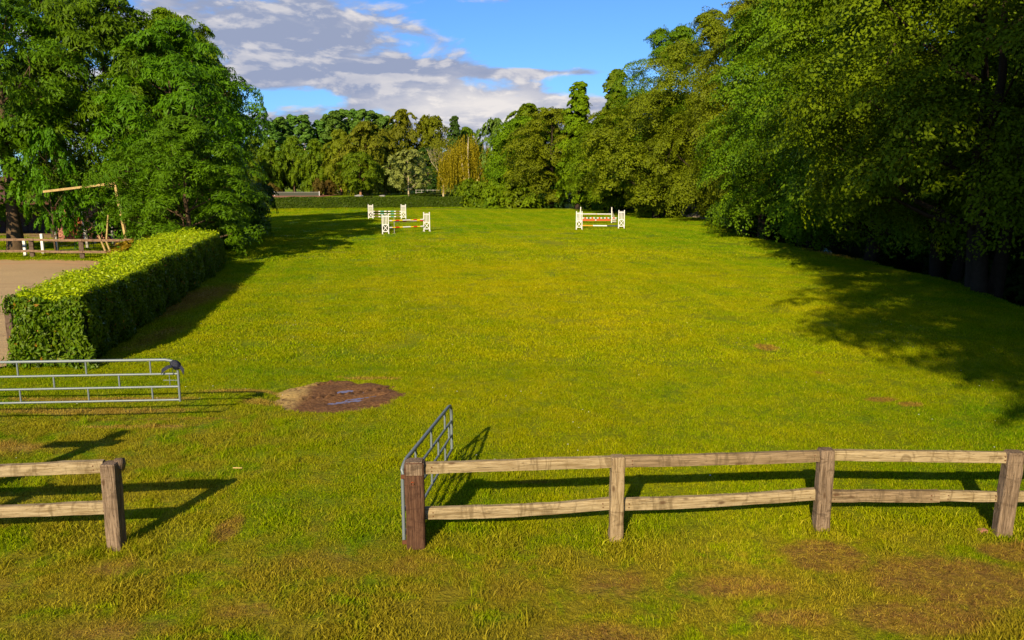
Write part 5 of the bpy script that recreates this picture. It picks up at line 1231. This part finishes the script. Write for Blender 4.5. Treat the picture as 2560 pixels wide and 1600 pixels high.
dr = link('door', beam_me('door', (-36.5, 67.94, .95), (-35.25, 67.94, .95), .06, 1.9, .01), M['door'], ch)
for k in range(4): link('plank', beam_me('plank', (-36.35 + .31 * k, 67.895, .03), (-36.35 + .31 * k, 67.895, 1.86), .27, .02, .004, Vector((0, 1, 0))), M['door'], dr)
wn = link('window', beam_me('window_frame', (-34.3, 67.94, 1.35), (-33.95, 67.94, 1.35), .05, .7, .01), M['darkwood'], ch)
link('pane', beam_me('pane', (-34.27, 67.90, 1.35), (-33.98, 67.90, 1.35), .02, .62), M['glass'], wn)
link('downpipe', tubes_me('downpipe', [([(-34.95, 67.8, 0), (-34.95, 67.8, 2.6)], .06)], 8), M['white_post'], ch)
# yard in front of it
ym = mesh_np('yard', [(-48, 57.5, .06), (-29.5, 58.5, .06), (-27.5, 70, .06), (-48, 70, .06)], [(0, 1, 2, 3)])
tag(link('yard_ground', ym, simple('trodden_earth', (0.30, 0.19, 0.10), .95)), kind='structure')
# dark open barn
db = empty('open_barn', (1.6, 2.0, 0), 'dark open-fronted barn behind the thick locust trunk at the left edge', 'building')
for i, x in enumerate(np.linspace(-56, -38.2, 7)): link('post', beam_me('post', (x, 62, 0), (x, 62, 2.9), .2, .2, .01, Vector((0, 1, 0))), M['darkwood'], db)
link('back_wall', beam_me('back_wall', (-57, 68, 1.6), (-38, 68, 1.6), .15, 3.2), M['darkwood'], db); link('side_wall', beam_me('side_wall', (-38, 62.2, 1.5), (-38, 68, 1.5), .12, 3.0), M['darkwood'], db)
o = link('roof', beam_me('roof', (-57.5, 0, 0), (-37.6, 0, 0), 8.4, .12), M['dark_tile'], db, (0, 65.0, 3.75)); o.rotation_euler = (math.radians(14), 0, 0)
link('eaves_board', beam_me('eaves_board', (-57.4, 61.2, 2.74), (-37.7, 61.2, 2.74), .04, .25), M['darkwood'], db)
for k in range(20): link('plank', beam_me('plank', (-56.5 + .95 * k, 67.88, 0.02), (-56.5 + .95 * k, 67.88, 3.1), .90, .03, .01, Vector((0, 1, 0))), M['darkwood'], db)

# ------------------------------------------------------------------ far details
D = 214.0
tn = empty('tennis_net', ((741 - 1280) / 2030 * D, D, 0), 'low dark net with white top band on the clay court beyond the hedge', 'net')
link('net_mesh', beam_me('net_mesh', (-5.8, 0, .5), (5.8, 0, .5), .03, .92), M['net'], tn); link('tape', beam_me('tape', (-5.9, -.01, 1.02), (5.9, -.01, 1.02), .05, .07), M['grey'], tn)
for sx in (-1, 1): link('post', tubes_me('post', [([(sx * 5.9, 0, 0), (sx * 5.9, 0, 1.25)], .09)], 8), M['white'], tn)
cx_ = (741 - 1280) / 2030 * D
tag(link('clay_court', mesh_np('clay_court', [(cx_ - 14, 196, .1), (cx_ + 9, 196, .1), (cx_ + 9, 234, .1), (cx_ - 14, 234, .1)], [(0, 1, 2, 3)]), M['clay']), kind='structure')
wfn = empty('white_rail_fence', ((1068 - 1280) / 2030 * 228, 228, 0), 'white rail fence under the trees right of the grey-green tree', 'fence')
for k in range(5): link('post', beam_me('post', (-3.2 + 1.6 * k, 0, 0), (-3.2 + 1.6 * k, 0, 1.5), .12, .12, 0, Vector((0, 1, 0))), M['grey'], wfn)
for z in (.7, 1.35): link('rail', beam_me('rail', (-3.4, -.08, z), (3.4, -.08, z), .05, .09), M['grey'], wfn)
def rock(name, x, y, z, sx, sy, sz, seed, label, grp, m_='stone'):
    bm = bmesh.new(); bmesh.ops.create_icosphere(bm, subdivisions=3, radius=1)
    for v in bm.verts:
        k = 1 + .3 * mnoise.noise(v.co * 1.3 + Vector((seed, 0, 0))) + .12 * mnoise.noise(v.co * 3.5 + Vector((seed, 3, 0))); v.co = Vector((v.co.x * sx * k, v.co.y * sy * k, v.co.z * sz * k))
    o = link(name, from_bm(name, bm), M[m_], None, (x, y, z), seed); return tag(o, label, 'rock', grp)
rock('grey_rock', (896 - 1280) / 2030 * 205, 205, .2, 1.4, .8, .35, 1, 'low grey boulder on the lawn beyond the hedge, left', 'grey boulders on the far lawn', 'grey'); rock('grey_rock', (955 - 1280) / 2030 * 210, 210, .1, 1.5, .8, .28, 2, 'low grey boulder on the lawn beyond the hedge, right', 'grey boulders on the far lawn', 'grey')
for i, (px, y, w_, h_, lab) in enumerate([(1722, 103, 1.0, 1.3, 'tallest brown boulder at the left of the bank stones'), (1740, 101, 1.1, .8, 'wide boulder in the middle of the bank stones'), (1762, 103, .7, 1.0, 'rounded greenish boulder right in the bank stones'),
                                       (1735, 98, 1.0, .4, 'flat pale slab in front of the bank boulders'), (1765, 96, 1.2, .4, 'flat pale slab right in front of the bank boulders')]):
    x = (px - 1280) / 2020.0 * y; rock('boulder', x, y, hz1(x, y) + h_ * .35, w_, .8, h_, 10 + i, lab, 'boulders at the bend of the stream')
bush(23.6, 101.5, 3.2, 1.6, 'alder_yel', 'small pale-leaved shrub growing among the bank boulders', None, 1)
# stone revetment blocks across the stream
rv = empty('stone_revetment', (0, 0, 0), 'low wall of weathered blocks lining the far bank of the stream', 'wall')
for k in range(9):
    for j in range(3):
        x = 25.3 + k * .8 + (j % 2) * .4; link('block', beam_me('block', (x - .37, 96.5, -1.0 + j * .42), (x + .37, 96.5, -1.0 + j * .42), .4, .38, .03), M['stone'], rv)
# cream house glimpsed behind the trees
hs = empty('cream_house', (0, 0, 0), 'cream house with orange roof glimpsed through the trees above the leaning trunk', 'building')
hx, hy_ = 13.2, 158
link('wall', beam_me('wall', (hx - 3, hy_ + .2, 2.0), (hx + 3, hy_ + .2, 2.0), .4, 4.4), M['plaster'], hs)
link('wall', beam_me('wall', (hx - 3, hy_ + .42, 2.0), (hx - 3, hy_ + 7, 2.0), .4, 4.4), M['plaster'], hs)
link('roof', beam_me('roof', (hx - 3.4, hy_ + 1.2, 5.0), (hx + 3.4, hy_ + 1.2, 5.0), 3.2, .15, 0, Vector((0, -.6, .8))), M['tile'], hs)
wn = link('window', beam_me('window', (hx - .6, hy_ - .03, 1.9), (hx + .4, hy_ - .03, 1.9), .06, 1.3), M['white'], hs); link('pane', beam_me('pane', (hx - .5, hy_ - .07, 1.9), (hx + .3, hy_ - .07, 1.9), .03, 1.1), M['glass'], wn)


# unseen post and cross board, added left of the view to cast a shadow into it
shadow_post = empty('gatepost', (-8.15, 11.6, 0), 'stout unseen post with a cross board, added left of the view for its shadow', 'post')
link('post', post_me(1.45, .24, .22, 50, .15), M['post'], shadow_post)
link('board', beam_me('board', (-.9, -.14, 1.15), (.35, -.14, 1.2), .05, .16, .006), M['rail_dull'], shadow_post)

def daisy(name, seed):
    a = np.linspace(0, 2 * PI, 7)[:-1]; V = [(0, 0, .075)] + [(.011 * math.cos(q), .011 * math.sin(q), .07) for q in a]
    me = mesh_np(name, V, [(0, i + 1, (i + 1) % 6 + 1) for i in range(6)]); me.materials.append(M['white']); return bpy.data.objects.new(name, me)
x, y = ground_points(10.3, 26, 1.0); nn = np.array([mnoise.noise(Vector((a * .5, b2 * .5, 41))) for a, b2 in zip(x, y)]); k = nn > .22; x, y = x[k], y[k]
o = scatter('lawn_daisies', [daisy('daisy', 1)], x, y, .8 + .5 * rng.random(len(x)), 'tiny whitish flowers sprinkled in the turf beyond the railings'); o['category'] = 'flowers'
